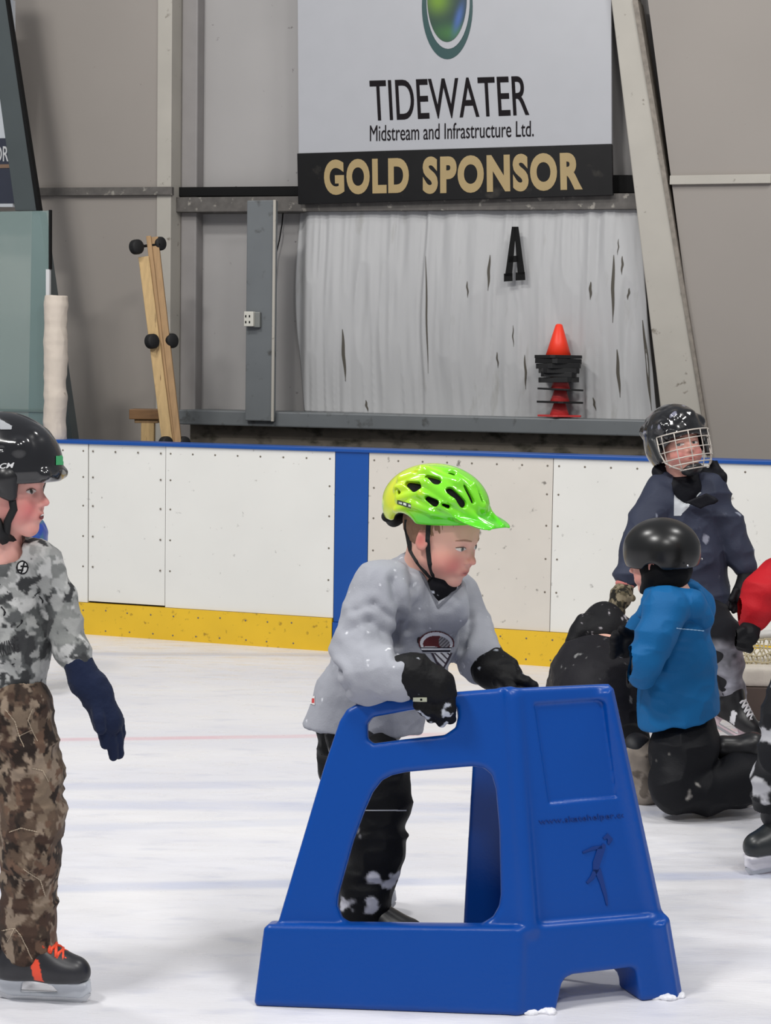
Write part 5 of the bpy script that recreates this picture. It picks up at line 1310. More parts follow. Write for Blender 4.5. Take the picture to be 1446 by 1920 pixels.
# ------------------------------------------------------------------ kneeling child in the blue jacket
def blue_kid():
    f_ = Fig(6.1); J = f_.J; s = f_.s
    root = thing('person', 'child kneeling on the ice in bright blue jacket and plain black helmet', 'person', (J(1280, 1500, 0)[0], 6.1, 0))
    H = Head(J(1240, 1112, .0), 130 * s, -118, 4, 4)
    F = Field(np.min([J(1140, 1525, 0), J(1460, 960, 0)], 0) - [0, .3, 0], np.max([J(1140, 1525, 0), J(1460, 960, 0)], 0) + [0, .35, 0], .0045)
    H.build(F)
    F.cone(H.T(0, -.10, .25), J(1262, 1130, .0), 32 * s, 36 * s, .02)
    F.chain([J(1262, 1130, .0), J(1272, 1220, .0), J(1276, 1330, .0)], [40 * s, 52 * s, 50 * s], .03)
    F.chain([J(1262, 1140, .0), J(1240, 1150, -.12), J(1208, 1240, -.18), J(1196, 1262, -.1)], [26 * s, 26 * s, 20 * s, 16 * s], .02)
    F.chain([J(1262, 1140, .0), J(1240, 1150, .14), J(1200, 1200, .2), J(1175, 1200, .12)], [26 * s, 24 * s, 18 * s, 14 * s], .02)
    F.chain([J(1280, 1350, -.0), J(1262, 1476, -.08), J(1400, 1462, -.02)], [34 * s, 26 * s, 22 * s], .02)
    F.chain([J(1275, 1350, .08), J(1260, 1462, .10), J(1380, 1445, .16)], [34 * s, 24 * s, 20 * s], .02)
    m = finish(F, None, lambda V: H.colour(V)); body = obj('body', m, SKIN, root); H.face(body, m)
    ay = np.array([0, 1., 0])
    F = Field(np.min([J(1165, 1380, 0), J(1360, 1085, 0)], 0) - [0, .3, 0], np.max([J(1165, 1380, 0), J(1360, 1085, 0)], 0) + [0, .32, 0], .0045)
    F.chain([J(1266, 1160, .0), J(1272, 1240, .0), J(1272, 1310, .0), J(1274, 1350, .0)], [62 * s, 66 * s, 70 * s, 76 * s], .04, ax=ay, sq=1.0)
    F.chain([J(1248, 1122, .0), J(1275, 1128, .02), J(1300, 1140, .03)], [36 * s, 42 * s, 40 * s], .03)
    # hood lying on the shoulders
    F.cone(J(1228, 1112, -.03), J(1290, 1118, -.03), 20 * s, 26 * s, .015); F.cone(J(1290, 1118, .0), J(1318, 1142, .02), 26 * s, 22 * s, .015); F.cone(J(1310, 1150, .0), J(1322, 1172, .01), 16 * s, 8 * s, .01)
    F.cone(J(1222, 1118, -.05), J(1206, 1150, -.06), 14 * s, 12 * s, .015)
    F.chain([J(1262, 1124, -.09), J(1298, 1134, -.10), J(1320, 1160, -.07)], [22 * s, 27 * s, 17 * s], .004); F.cone(J(1262, 1100, -.05), J(1300, 1108, -.05), 20 * s, 16 * s, .01, True)
    # near arm
    F.chain([J(1250, 1140, -.13), J(1232, 1190, -.17), J(1208, 1238, -.18), J(1205, 1262, -.16)], [42 * s, 36 * s, 32 * s, 27 * s], .02)
    F.chain([J(1235, 1150, .13), J(1205, 1180, .16), J(1192, 1196, .14)], [38 * s, 28 * s, 22 * s], .02)
    F.slab(J(1270, 1360, 0), np.array([1., 0, 0]), np.array([0, 0, 1.]), [(-120 * s, -60 * s), (120 * s, -60 * s), (120 * s, 34 * s), (75 * s, 30 * s), (40 * s, 14 * s), (-20 * s, 8 * s), (-55 * s, -6 * s), (-120 * s, 0)], -.4, .4, k=.006, cut=True)
    def disp(V, N): return .005 * folds(V, (8, 8, 14), 121) + .003 * folds(V, (18, 18, 22), 123)
    m = finish(F, disp, flat((14, 94, 150))); bv = bvh_of(m)
    m = merge(m, cast_patch(bv, 1268, 1174, 1320, 1190, lambda x, y: (150, 190, 225) if abs(y - 1178 - .1 * (x - 1270)) < 1.3 else None, .7)); obj('jacket', m, NYLON, root)
    # trousers
    F = Field(np.min([J(1195, 1530, 0), J(1455, 1310, 0)], 0) - [0, .3, .01], np.max([J(1195, 1530, 0), J(1455, 1310, 0)], 0) + [0, .35, 0], .0048)
    F.chain([J(1288, 1372, .02), J(1282, 1410, -.03), J(1262, 1462, -.09)], [60 * s, 60 * s, 44 * s], .03)
    F.chain([J(1285, 1372, .10), J(1275, 1410, .12), J(1262, 1450, .10)], [60 * s, 54 * s, 42 * s], .03)
    F.chain([J(1266, 1483, -.10), J(1330, 1484, -.07), J(1388, 1462, -.03), J(1418, 1454, .0)], [42 * s, 42 * s, 50 * s, 44 * s], .02)
    F.chain([J(1262, 1460, .10), J(1330, 1455, .13), J(1390, 1440, .16)], [38 * s, 38 * s, 40 * s], .02)
    zf = 0.0
    F.halfspace((0, 0, .004), (0, 0, -1), .0)
    m = finish(F, lambda V, N: .006 * folds(V, (12, 12, 16), 131), snowy((13, 14, 19), (150, 146, 142), .74, 14, 6, zmax=.16, zfade=.15)); tr = obj('trousers', m, NYLON, root)
    # boots at the end of the shins
    sk = skate(root, (J(1452, 1440, .0)[0], 6.12, .14), (-.15, .1, -1.), .25, boot=(26, 26, 28), holder=(210, 210, 214), up=(-1, 0, .15), laces=None, h=.005)
    # gloves
    F = Field(np.min([J(1130, 1250, 0), J(1215, 1160, 0)], 0) - [0, .1, 0], np.max([J(1130, 1250, 0), J(1215, 1160, 0)], 0) + [0, .3, 0], .004)
    F.chain([J(1190, 1202, .13), J(1172, 1208, .10)], [24 * s, 26 * s], .01)
    for i in range(4): F.chain([J(1172, 1196 + 6 * i, .09), J(1156, 1192 + 10 * i, .06), J(1150, 1198 + 10 * i, .04)], [12 * s, 9.5 * s, 8 * s], .005)
    F.cone(J(1180, 1190, .08), J(1166, 1180, .05), 9 * s, 7 * s, .006)
    m = finish(F, lambda V, N: .002 * folds(V, (30, 30, 30), 135), snowy((16, 16, 19), (160, 165, 172), .8, 30)); gl = obj('glove', m, NYLON, root)
    F = Field(np.min([J(1170, 1320, 0), J(1240, 1240, 0)], 0) - [0, .3, 0], np.max([J(1170, 1320, 0), J(1240, 1240, 0)], 0) + [0, .1, 0], .004)
    F.chain([J(1204, 1266, -.14), J(1192, 1268, -.08)], [20 * s, 20 * s], .01)
    for i in range(4): F.chain([J(1192, 1262 + 4 * i, -.07), J(1182, 1262 + 7 * i, -.03)], [10 * s, 8 * s], .005)
    obj('glove', finish(F, None, flat((16, 16, 19))), NYLON, root)
    # helmet
    K = Head(H.T(0, -.05, .62), 1.0, -118, 2, 4); lo, hi = K.O - .24, K.O + .24
    F = Field(lo, hi, .0038)
    K.e(F, (0, -.0, .005), (.114, .132, .108), 0); K.e(F, (0, .0, -.02), (.110, .128, .09), .01)
    K.e(F, (0, .0, -.03), (.098, .116, .115), .0, True)
    F.halfspace(K.T(0, 0, -.052), -K.M[:, 2], .008)
    for sg in (1, -1): K.e(F, (sg * .11, .0, -.075), (.07, .035, .045), .015, True)
    hm = finish(F, None, flat((22, 22, 22))); he = obj('helmet', hm, mat('black_satin_helmet', (0, 0, 0), .28, attr=True, spec=.5), root)
    mb = MB(); rv = [K.T(x, y, -.036) + unit(K.M @ np.array([x, y, 0])) * .004 for x, y in ((.108, -.04), (.07, -.11), (-.07, -.11), (.105, .06))]
    for p in rv:
        mb = MB(); mb.lathe(p, [(.004, 0), (.004, .003), (.002, .005)], 10, unit(p - K.T(0, 0, -.036))); obj('rivet', mb.get(True), mat('chrome_rivet', (210, 210, 210), .2, .9), he)
    
    F = Field(lo - [0, 0, .08], hi, .004)
    H.e(F, (0, -.07, .40), (.375, .415, .42), 0); H.e(F, (0, .42, .30), (.30, .40, .40), .04, True)
    F.cone(H.T(.3, .05, .3), H.T(.12, .2, .05), .022, .018, .01); F.cone(H.T(-.3, .05, .3), H.T(-.12, .2, .05), .022, .018, .01); F.halfspace(H.T(0, 0, -.02), (0, 0, -1), .01)
    obj('balaclava', finish(F, lambda V, N: .002 * folds(V, (20, 20, 30), 141), flat((13, 13, 15))), CLOTH, root)
blue_kid()

# ------------------------------------------------------------------ crouching child in black, back to the camera
def crouch_kid():
    f_ = Fig(6.38); J = f_.J; s = f_.s
    root = thing('person', 'child crouched low in black jacket and beige snowy trousers, back to the camera', 'person', (J(1150, 1480, 0)[0], 6.38, 0))
    H = Head(J(1146, 1228, .22), 118 * s, -172, 60, 0)
    F = Field(np.min([J(1020, 1490, 0), J(1235, 1130, 0)], 0) - [0, .3, 0], np.max([J(1020, 1490, 0), J(1235, 1130, 0)], 0) + [0, .6, 0], .0055)
    H.build(F); F.cone(H.T(0, -.1, .25), J(1125, 1240, .2), 26 * s, 34 * s, .03)
    F.chain([J(1125, 1240, .18), J(1120, 1290, .06), J(1140, 1370, .0)], [50 * s, 60 * s, 54 * s], .04)
    F.chain([J(1150, 1380, .0), J(1192, 1405, -.14), J(1200, 1465, -.12)], [40 * s, 28 * s, 20 * s], .03)
    F.chain([J(1120, 1380, .0), J(1090, 1410, .1), J(1090, 1470, .0)], [40 * s, 28 * s, 20 * s], .03)
    F.chain([J(1100, 1240, .2), J(1060, 1290, .25), J(1080, 1350, .35)], [30 * s, 24 * s, 18 * s], .03)
    m = finish(F, None, lambda V: H.colour(V)); body = obj('body', m, SKIN, root); H.face(body, m)
    F = Field(np.min([J(1005, 1385, 0), J(1245, 1130, 0)], 0) - [0, .3, 0], np.max([J(1005, 1385, 0), J(1245, 1130, 0)], 0) + [0, .6, 0], .006)
    F.chain([J(1118, 1262, .16), J(1124, 1300, .06), J(1150, 1345, .0)], [72 * s, 84 * s, 66 * s], .05)
    F.chain([J(1090, 1262, .14), J(1160, 1268, .14)], [56 * s, 62 * s], .05)
    F.chain([J(1070, 1262, .2), J(1052, 1310, .22), J(1075, 1350, .3)], [38 * s, 30 * s, 26 * s], .03)
    F.halfspace(J(1150, 1384, 0), (.25, 0, -1), .01)
    m = finish(F, lambda V, N: .008 * folds(V, (6, 6, 12), 151) + .003 * folds(V, (22, 22, 22), 152), snowy((26, 25, 30), (130, 130, 130), .85, 40)); obj('jacket', m, NYLON, root)
    # upper dark hump: hood and shoulders bent forward
    F = Field(np.min([J(1040, 1240, 0), J(1235, 1135, 0)], 0) - [0, .1, 0], np.max([J(1040, 1240, 0), J(1235, 1135, 0)], 0) + [0, .6, 0], .0055)
    F.chain([J(1092, 1186, .26), J(1128, 1190, .28), J(1172, 1196, .3)], [26 * s, 34 * s, 36 * s], .03)
    F.chain([J(1078, 1204, .24), J(1094, 1168, .26)], [18 * s, 14 * s], .02); F.cone(J(1094, 1164, .26), J(1104, 1160, .26), 11 * s, 10 * s, .015)
    hc_ = H.T(0, -.03, .6); F.ell(hc_, np.array([.36, .43, .40]) * H.h + .014, H.M, .03)
    m = finish(F, lambda V, N: .005 * folds(V, (12, 12, 14), 161), snowy((18, 18, 21), (170, 165, 170), .7, 60)); obj('hood', m, NYLON, root)
    F = Field(np.min([J(1040, 1512, 0), J(1245, 1330, 0)], 0) - [0, .3, 0], np.max([J(1040, 1512, 0), J(1245, 1330, 0)], 0) + [0, .45, 0], .0055)
    F.chain([J(1140, 1360, .02), J(1165, 1390, .0)], [58 * s, 52 * s], .03)
    F.chain([J(1175, 1392, -.08), J(1196, 1420, -.14), J(1200, 1446, -.14)], [44 * s, 36 * s, 30 * s], .012); F.chain([J(1204, 1452, -.14), J(1206, 1480, -.14)], [27 * s, 32 * s], .006)
    F.chain([J(1110, 1380, .05), J(1090, 1420, .1), J(1090, 1470, .05)], [50 * s, 36 * s, 30 * s], .02)
    def pc(V):
        zt = J(1190, 1372, 0)[2]; w = sm(zt - V[:, 2], -.01, .02)[:, None]; n = fbm(V, 16, 9, 4); dk = sm(n, .3, .5)[:, None]
        c = np.array(lin((146, 136, 126))) * (1 + .25 * n)[:, None]; c = c * (1 - dk * .7) + np.array(lin((70, 62, 56))) * dk * .7; return np.array(lin((20, 20, 23))) * (1 - w) + c * w
    obj('trousers', finish(F, lambda V, N: .006 * folds(V, (12, 12, 18), 165), pc), CLOTH, root)
    mb = MB(); 
    F = Field(np.min([J(1160, 1520, 0), J(1250, 1450, 0)], 0) - [0, .2, 0.02], np.max([J(1160, 1520, 0), J(1250, 1450, 0)], 0) + [0, .3, 0], .005)
    F.cone(J(1205, 1490, -.14), J(1180, 1490, -.10), 24 * s, 20 * s, .02); F.halfspace((0, 0, .003), (0, 0, -1), .0)
    obj('boot', finish(F, None, snowy((60, 56, 54), (190, 180, 172), .2, 20)), CLOTH, root)
crouch_kid()

# ------------------------------------------------------------------ red jacket at the right edge
def red_kid():
    f_ = Fig(7.0); J = f_.J; s = f_.s
    root = thing('person', 'child bending forward in bright red jacket, cut off by the right edge', 'person', (J(1490, 1300, 0)[0], 7.0, 0))
    H = Head(J(1530, 1052, -.05), 112 * s, -60, 25, 0)
    F = Field(np.min([J(1370, 1400, 0), J(1600, 900, 0)], 0) - [0, .3, 0], np.max([J(1370, 1400, 0), J(1600, 900, 0)], 0) + [0, .3, 0], .006)
    H.build(F); F.cone(H.T(0, -.1, .25), J(1530, 1085, .0), 24 * s, 28 * s, .03)
    F.chain([J(1525, 1085, .0), J(1530, 1130, .0), J(1530, 1200, .05)], [40 * s, 46 * s, 44 * s], .03)
    F.chain([J(1470, 1075, -.1), J(1425, 1130, -.12), J(1405, 1180, -.14)], [26 * s, 20 * s, 14 * s], .03)
    F.chain([J(1520, 1210, -.05), J(1500, 1290, -.1), J(1520, 1370, .0)], [36 * s, 26 * s, 18 * s], .03); F.chain([J(1545, 1210, .1), J(1540, 1290, .05), J(1560, 1370, .1)], [36 * s, 26 * s, 18 * s], .03)
    m = finish(F, None, lambda V: H.colour(V)); body = obj('body', m, SKIN, root)
    F = Field(np.min([J(1370, 1260, 0), J(1620, 1010, 0)], 0) - [0, .3, 0], np.max([J(1370, 1260, 0), J(1620, 1010, 0)], 0) + [0, .3, 0], .0055)
    F.chain([J(1510, 1095, .0), J(1525, 1150, .02), J(1535, 1215, .05)], [60 * s, 64 * s, 60 * s], .04)
    F.chain([J(1468, 1082, -.08), J(1432, 1112, -.12), J(1418, 1140, -.13), J(1412, 1160, -.13)], [42 * s, 37 * s, 34 * s, 26 * s], .02)
    F.chain([J(1535, 1095, .12), J(1500, 1160, .2)], [38 * s, 30 * s], .03)
    obj('jacket', finish(F, lambda V, N: .006 * folds(V, (8, 8, 14), 171) + .002 * folds(V, (24, 24, 24), 172), flat((186, 26, 36))), NYLON, root)
    F = Field(np.min([J(1360, 1240, 0), J(1440, 1150, 0)], 0) - [0, .25, 0], np.max([J(1360, 1240, 0), J(1440, 1150, 0)], 0) + [0, .1, 0], .0042)
    F.chain([J(1410, 1172, -.14), J(1402, 1190, -.16)], [18 * s, 22 * s], .01)
    for i in range(4): F.chain([J(1396 + 2 * i, 1188 + 2 * i, -.18), J(1384 + 6 * i, 1204 + 2 * i, -.19), J(1388 + 6 * i, 1212 + 2 * i, -.17)], [10 * s, 8.5 * s, 7.5 * s], .004)
    F.cone(J(1392, 1182, -.19), J(1380, 1192, -.2), 8 * s, 6.5 * s, .005)
    obj('glove', finish(F, lambda V, N: .002 * folds(V, (30, 30, 40), 175), flat((17, 17, 20))), NYLON, root)
    F = Field(np.min([J(1440, 1390, 0), J(1620, 1190, 0)], 0) - [0, .3, 0], np.max([J(1440, 1390, 0), J(1620, 1190, 0)], 0) + [0, .3, 0], .007)
    F.chain([J(1525, 1220, -.03), J(1505, 1290, -.08), J(1522, 1360, .0)], [48 * s, 36 * s, 28 * s], .03); F.chain([J(1545, 1215, .1), J(1545, 1290, .06), J(1562, 1360, .1)], [46 * s, 36 * s, 28 * s], .03)
    obj('trousers', finish(F, None, flat((26, 26, 30))), CLOTH, root)
    skate(root, (J(1515, 1350, 0)[0], 6.98, 0), (-.9, -.4, 0), .26, laces=(220, 220, 220), h=.006); skate(root, (J(1560, 1350, 0)[0], 7.1, 0), (-.9, -.3, 0), .26, laces=(220, 220, 220), h=.006)
    # black helmet
    K = Head(H.T(0, -.05, .62), 1.0, -60, 18, 0); F = Field(K.O - .2, K.O + .2, .005); K.e(F, (0, 0, .01), (.11, .13, .115), 0); K.e(F, (0, 0, -.03), (.097, .117, .115), 0, True); F.halfspace(K.T(0, 0, -.03), -K.M[:, 2], .006)
    obj('helmet', finish(F, None, flat((24, 24, 26))), GLOSS, root)
red_kid()

# ------------------------------------------------------------------ leg of a skater at the right edge, on its toe
def edge_kid():
    Y = G(1425, 1634)[1]; f_ = Fig(Y); J = f_.J; s = f_.s
    root = thing('person', 'skater in black snowy trousers, cut off by the right edge, skate on its toe', 'person', (J(1480, 1600, 0)[0], Y, 0))
    H = Head(J(1545, 935, .0), 150 * s, -70, 5, 0)
    F = Field(np.min([J(1380, 1650, 0), J(1680, 740, 0)], 0) - [0, .3, 0], np.max([J(1380, 1650, 0), J(1680, 740, 0)], 0) + [0, .3, 0], .007)
    H.build(F); F.cone(H.T(0, -.1, .25), J(1555, 990, .0), 32 * s, 40 * s, .03)
    F.chain([J(1555, 990, .0), J(1560, 1100, .0), J(1550, 1230, .0)], [56 * s, 66 * s, 60 * s], .03)
    F.chain([J(1555, 1000, .0), J(1540, 1010, -.15), J(1545, 1120, -.17), J(1540, 1220, -.2)], [36 * s, 30 * s, 24 * s, 18 * s], .03)
    F.chain([J(1520, 1240, -.06), J(1478, 1380, -.08), J(1450, 1530, .0)], [54 * s, 36 * s, 24 * s], .03); F.chain([J(1560, 1240, .08), J(1560, 1400, .08), J(1565, 1560, .1)], [50 * s, 36 * s, 24 * s], .03)
    obj('body', finish(F, None, lambda V: H.colour(V)), SKIN, root)
    F = Field(np.min([J(1400, 1260, 0), J(1700, 940, 0)], 0) - [0, .35, 0], np.max([J(1400, 1260, 0), J(1700, 940, 0)], 0) + [0, .3, 0], .008)
    F.chain([J(1560, 1010, .0), J(1565, 1110, .0), J(1560, 1215, .0)], [72 * s, 82 * s, 78 * s], .04); F.chain([J(1545, 1015, -.12), J(1550, 1115, -.17), J(1545, 1200, -.2)], [42 * s, 36 * s, 32 * s], .03)
    obj('jacket', finish(F, lambda V, N: .005 * folds(V, (8, 8, 14), 181), flat((26, 28, 32))), NYLON, root)
    F = Field(np.min([J(1385, 1520, 0), J(1660, 1180, 0)], 0) - [0, .3, 0], np.max([J(1385, 1520, 0), J(1660, 1180, 0)], 0) + [0, .3, 0], .0055)
    F.chain([J(1525, 1230, -.05), J(1487, 1350, -.08), J(1472, 1410, -.09), J(1458, 1460, -.04), J(1446, 1505, .0)], [66 * s, 56 * s, 46 * s, 45 * s, 38 * s], .02)
    F.chain([J(1560, 1230, .08), J(1560, 1400, .08), J(1565, 1530, .1)], [60 * s, 48 * s, 40 * s], .03)
    obj('trousers', finish(F, lambda V, N: .007 * folds(V, (12, 12, 18), 185), snowy((22, 23, 27), (186, 186, 190), .45, 13, 3)), NYLON, root)
    skate(root, (J(1470, 1632, 0)[0], Y, .01), (-.92, -.34, -.10), .27, boot=(30, 34, 36), holder=(214, 212, 218), laces=None, h=.005)
    skate(root, (J(1572, 1600, 0)[0], Y + .1, 0), (-.9, -.3, 0), .27, boot=(30, 34, 36), holder=(214, 212, 218), laces=None, h=.007)
    K = Head(H.T(0, -.05, .62), 1.0, -70, 5, 0); F = Field(K.O - .22, K.O + .22, .006); K.e(F, (0, 0, .01), (.115, .135, .12), 0); K.e(F, (0, 0, -.03), (.1, .12, .115), 0, True); F.halfspace(K.T(0, 0, -.03), -K.M[:, 2], .006)
    obj('helmet', finish(F, None, flat((24, 24, 26))), GLOSS, root)
edge_kid()

# ------------------------------------------------------------------ small child almost hidden behind the left skater
def hidden_kid():
    f_ = Fig(8.2); J = f_.J; s = f_.s; g = G(30, 1320)
    root = thing('person', 'small child in blue, almost wholly hidden behind the camouflage sweatshirt skater', 'person', (J(34, 1200, 0)[0], 8.2, 0))
    H = Head(J(38, 1058, 0), 86 * s, 60, 5, 0)
    F = Field([J(-60, 1200, 0)[0], 7.95, 0], [J(100, 1200, 0)[0], 8.45, J(30, 950, 0)[2]], .007)
    H.build(F); F.cone(H.T(0, -.1, .25), J(36, 1080, 0), 20 * s, 22 * s, .02)
    F.chain([J(36, 1080, 0), J(34, 1170, 0), J(34, 1200, 0)], [28 * s, 34 * s, 34 * s], .02)
    F.chain([J(22, 1200, .05), J(20, 1290, .05)], [20 * s, 14 * s], .02); F.chain([J(46, 1200, -.05), J(48, 1290, -.05)], [20 * s, 14 * s], .02)
    obj('body', finish(F, None, lambda V: H.colour(V)), SKIN, root)
    F = Field([J(-60, 1200, 0)[0], 7.9, J(30, 1230, 0)[2]], [J(100, 1200, 0)[0], 8.5, J(30, 1040, 0)[2]], .008)
    F.chain([J(36, 1092, 0), J(34, 1150, 0), J(34, 1195, 0)], [30 * s, 34 * s, 36 * s], .03)
    for sx, dy in ((-26, .04), (24, -.06)): F.chain([J(36 + sx * .8, 1096, dy), J(36 + sx * 1.15, 1135, dy), J(36 + sx * 1.2, 1170, dy - .05)], [17 * s, 14 * s, 13 * s], .012)
    obj('jacket', finish(F, None, flat((30, 60, 140))), NYLON, root)
    F = Field([J(-40, 1200, 0)[0], 7.9, 0], [J(100, 1200, 0)[0], 8.5, J(30, 1180, 0)[2]], .008)
    F.chain([J(22, 1205, .05), J(20, 1300, .05)], [26 * s, 18 * s], .02); F.chain([J(46, 1205, -.05), J(48, 1300, -.05)], [26 * s, 18 * s], .02)
    obj('trousers', finish(F, None, flat((26, 28, 40))), NYLON, root)
    for sx, dy in ((-26, .04), (24, -.06)):
        F = Field(J(36 + sx * 1.2, 1190, dy - .06) - .09, J(36 + sx * 1.2, 1190, dy - .06) + .09, .006); F.cone(J(36 + sx * 1.2, 1172, dy - .05), J(36 + sx * 1.2, 1186, dy - .06), 12 * s, 12 * s, .01)
        for i in range(4): F.cone(J(36 + sx * 1.2 - 7 + 4.5 * i, 1188, dy - .06), J(36 + sx * 1.2 - 7 + 4.5 * i, 1202, dy - .07), 4 * s, 3.4 * s, .003)
        obj('glove', finish(F, None, flat((16, 18, 26))), NYLON, root)
    for x, d in ((20, .05), (48, -.05)): skate(root, (J(x, 1300, 0)[0], 8.2 + d, 0), (1, -.2, 0), .2, laces=None, h=.007)
    K = H.T(0, -.04, .62); F = Field(K - .18, K + .18, .006); F.ell(K, (.122, .13, .115), None, 0); F.halfspace(K - [0, 0, .05], (0, 0, -1), .01)
    def hc(V): w = sm(vn(V, 40, 3), -.2, .4)[:, None]; return np.array(lin((40, 70, 160))) * (1 - w) + np.array(lin((60, 110, 140))) * w
    obj('helmet', finish(F, lambda V, N: .004 * vn(V, 40, 5), hc), SEMI, root)
hidden_kid()
# ------------------------------------------------------------------ glass, padded post, leaning timbers, bench, cones
GP = Plane(BP.o[:2] + (-.14 * BP.n[:2]), BP.e[:2])
def gz(x, y, w=0): return GP.uz(x, y, w)
t = thing('shielding_glass', 'green tinted spectator glass pane above the boards at the left edge', 'glass', GP.p(*gz(40, 820), 0))
mg = bpy.data.materials.new('tinted_glass'); mg.use_nodes = True; nt = mg.node_tree; bs = nt.nodes['Principled BSDF']
bs.inputs['Base Color'].default_value = (*lin((150, 176, 172)), 1); bs.inputs['Roughness'].default_value = .06; bs.inputs['Alpha'].default_value = .30; bs.inputs['Specular IOR Level'].default_value = .6
a = gz(-260, 820); c = gz(92, 395); b = MB(); b.pbox(GP, a[0], c[0], BT + .008, c[1], -.012, .0)
obj('glass_pane', b.get(), mg, t)
b = MB(); a1 = gz(90, 820); b.pbox(GP, c[0], c[0] + .012, gz(90, 505)[1], c[1] + .004, -.014, .004); obj('edge_gasket', b.get(), M_blk, t)
b = MB(); b.pbox(GP, c[0] - .018, c[0] + .004, gz(88, 560)[1], gz(90, 505)[1], -.014, .004); obj('edge_clip', b.get(), mat('pale_clip', (205, 205, 205), .5), t)
b = MB(); z1 = gz(40, 768)[1]; b.pbox(GP, a[0], c[0], z1 - .012, z1, -.018, .006); obj('lower_channel', b.get(), mat('green_grey_channel', (96, 112, 108), .4), t)
# padded post
q = GP.p(*gz(104, 822), .055); Y = q[1]
pts = [(103, 822, 22), (102, 780, 20.5), (104, 745, 22), (103, 712, 20.5), (105, 670, 22), (104, 640, 22.5), (104, 600, 21), (105, 572, 22), (106, 556, 21.5)]
prof = []; zb = BT - .05
s_ = Y / FPX
F = Field([q[0] - .16, Y - .14, BT - .08], [q[0] + .16, Y + .14, D(104, 540, Y)[2]], .005)
P = [D(x, y, Y) for x, y, r in pts]; F.chain(P, [p_[2] * s_ for p_ in pts], .004); F.halfspace(D(105, 554, Y), (0.02, 0, 1), .006)
for y in (585, 678, 690, 752): F.slab(D(104, y, Y), np.array([1., 0, 0]), np.array([0, 1., 0]), oval(0, 0, .08, .08, 20), -.0015, .0015, k=.004, cut=False) if False else None
m = finish(F, lambda V, N: .0035 * vn(V, (10, 10, 26), 3) + .0012 * folds(V, (30, 30, 12), 4))
obj('padded_post', m, mat('wrapped_padding', (204, 192, 178), .6, noise=.05, nscale=6, bump=.2, bscale=20, dirt=(150, 138, 124), dscale=18, dlo=.66, dhi=.76), label='upright post wrapped in off-white padding beside the glass', cat='post')
# leaning timber ladder with black rubber discs
M_pine = mat('pine_timber', (190, 160, 112), .7, noise=.12, nscale=10, bump=.15, bscale=40, stretch=(6, 6, .8), dirt=(120, 92, 60), dscale=9, dlo=.64, dhi=.74)
M_pine2 = mat('darker_timber', (166, 134, 96), .75, noise=.12, nscale=10, stretch=(6, 6, .8))
LY = BP.p(bu(300), 0, -.65)[1]
ls = LY / FPX
def L3(x, y, d=0.): return D(x, y, LY + d)
t = thing('timber_rack', 'two pine boards leaning together against the wall with black rubber discs at their sides', 'timber', L3(322, 830, 0))
def board(x0, y0, x1, y1, wpx, d0, d1, thick, m, name):
    a = L3(x0, y0, d0); c = L3(x1, y1, d1); ax = unit(c - a); sd = unit(np.cross(ax, np.array([0, 1., 0]))); dp = np.cross(sd, ax); w = wpx * ls / 2; b = MB()
    b.hexa([a - sd * w - dp * thick / 2, a + sd * w - dp * thick / 2, a + sd * w + dp * thick / 2, a - sd * w + dp * thick / 2, c - sd * w - dp * thick / 2, c + sd * w - dp * thick / 2, c + sd * w + dp * thick / 2, c - sd * w + dp * thick / 2])
    return obj(name, b.get(), m, t, bevel=.003)
board(317, 850, 270, 482, 20, -.02, .10, .038, M_pine, 'front_board')
board(336, 850, 290, 445, 14, .01, .14, .038, M_pine2, 'rear_board')
board(326, 850, 279, 443, 9, .0, .125, .035, M_pine2, 'middle_board')
for (x, y, r, d) in ((256, 463, 14, .06), (299, 457, 13, .15), (285, 640, 14, .0), (321, 639, 14, .09), (311, 832, 14, -.05), (344, 832, 14, .04)):
    c_ = L3(x, y, d); b = MB(); ax = unit(np.array([.75, -.62, .05])); R = r * ls
    b.lathe(c_ - ax * .025, [(R * .82, 0), (R * .97, .006), (R, .014), (R, .036), (R * .97, .044), (R * .82, .05)], 24, ax); p = obj('rubber_disc', b.get(True), mat('black_rubber', (14, 14, 15), .7), t)
b = MB()
for (x0, y0, x1, y1, d) in ((256, 463, 300, 458, .12), (285, 640, 322, 640, .07)): b.tube([L3(x0, y0, d), L3(x1, y1, d)], .008, 8)
obj('axle', b.get(True), M_blk, t)
t2 = t
t = thing('wooden_bench', 'small brown wooden bench end behind the boards beside the leaning boards', 'bench', L3(272, 850, .12))
def lb(x0, x1, y0, y1, d0, d1, m, name):
    a = L3(x0, y1, d0); c = L3(x1, y0, d0); b = MB(); b.hexa([(a[0], LY + d0, a[2]), (c[0], LY + d0, a[2]), (c[0], LY + d1, a[2]), (a[0], LY + d1, a[2]), (a[0], LY + d0, c[2]), (c[0], LY + d0, c[2]), (c[0], LY + d1, c[2]), (a[0], LY + d1, c[2])]); return obj(name, b.get(), m, t, bevel=.004)
lb(242, 300, 768, 786, .12, .34, mat('varnished_plank', (122, 88, 52), .55, noise=.15, nscale=12, stretch=(1, 6, 6)), 'seat_plank')
lb(264, 289, 793, 860, .14, .20, M_pine, 'upright'); lb(252, 296, 786, 793, .14, .30, M_pine2, 'cross_piece')
# dark wedge right of the padded post
b = MB(); b.prism(WP, ccw([WP.uz(122, 715, .45), WP.uz(122, 860, .45), WP.uz(141, 860, .45)]), .4, .45); obj('steel_brace', b.get(), M_blk, label='thin black steel brace leaning right of the padded post', cat='brace')
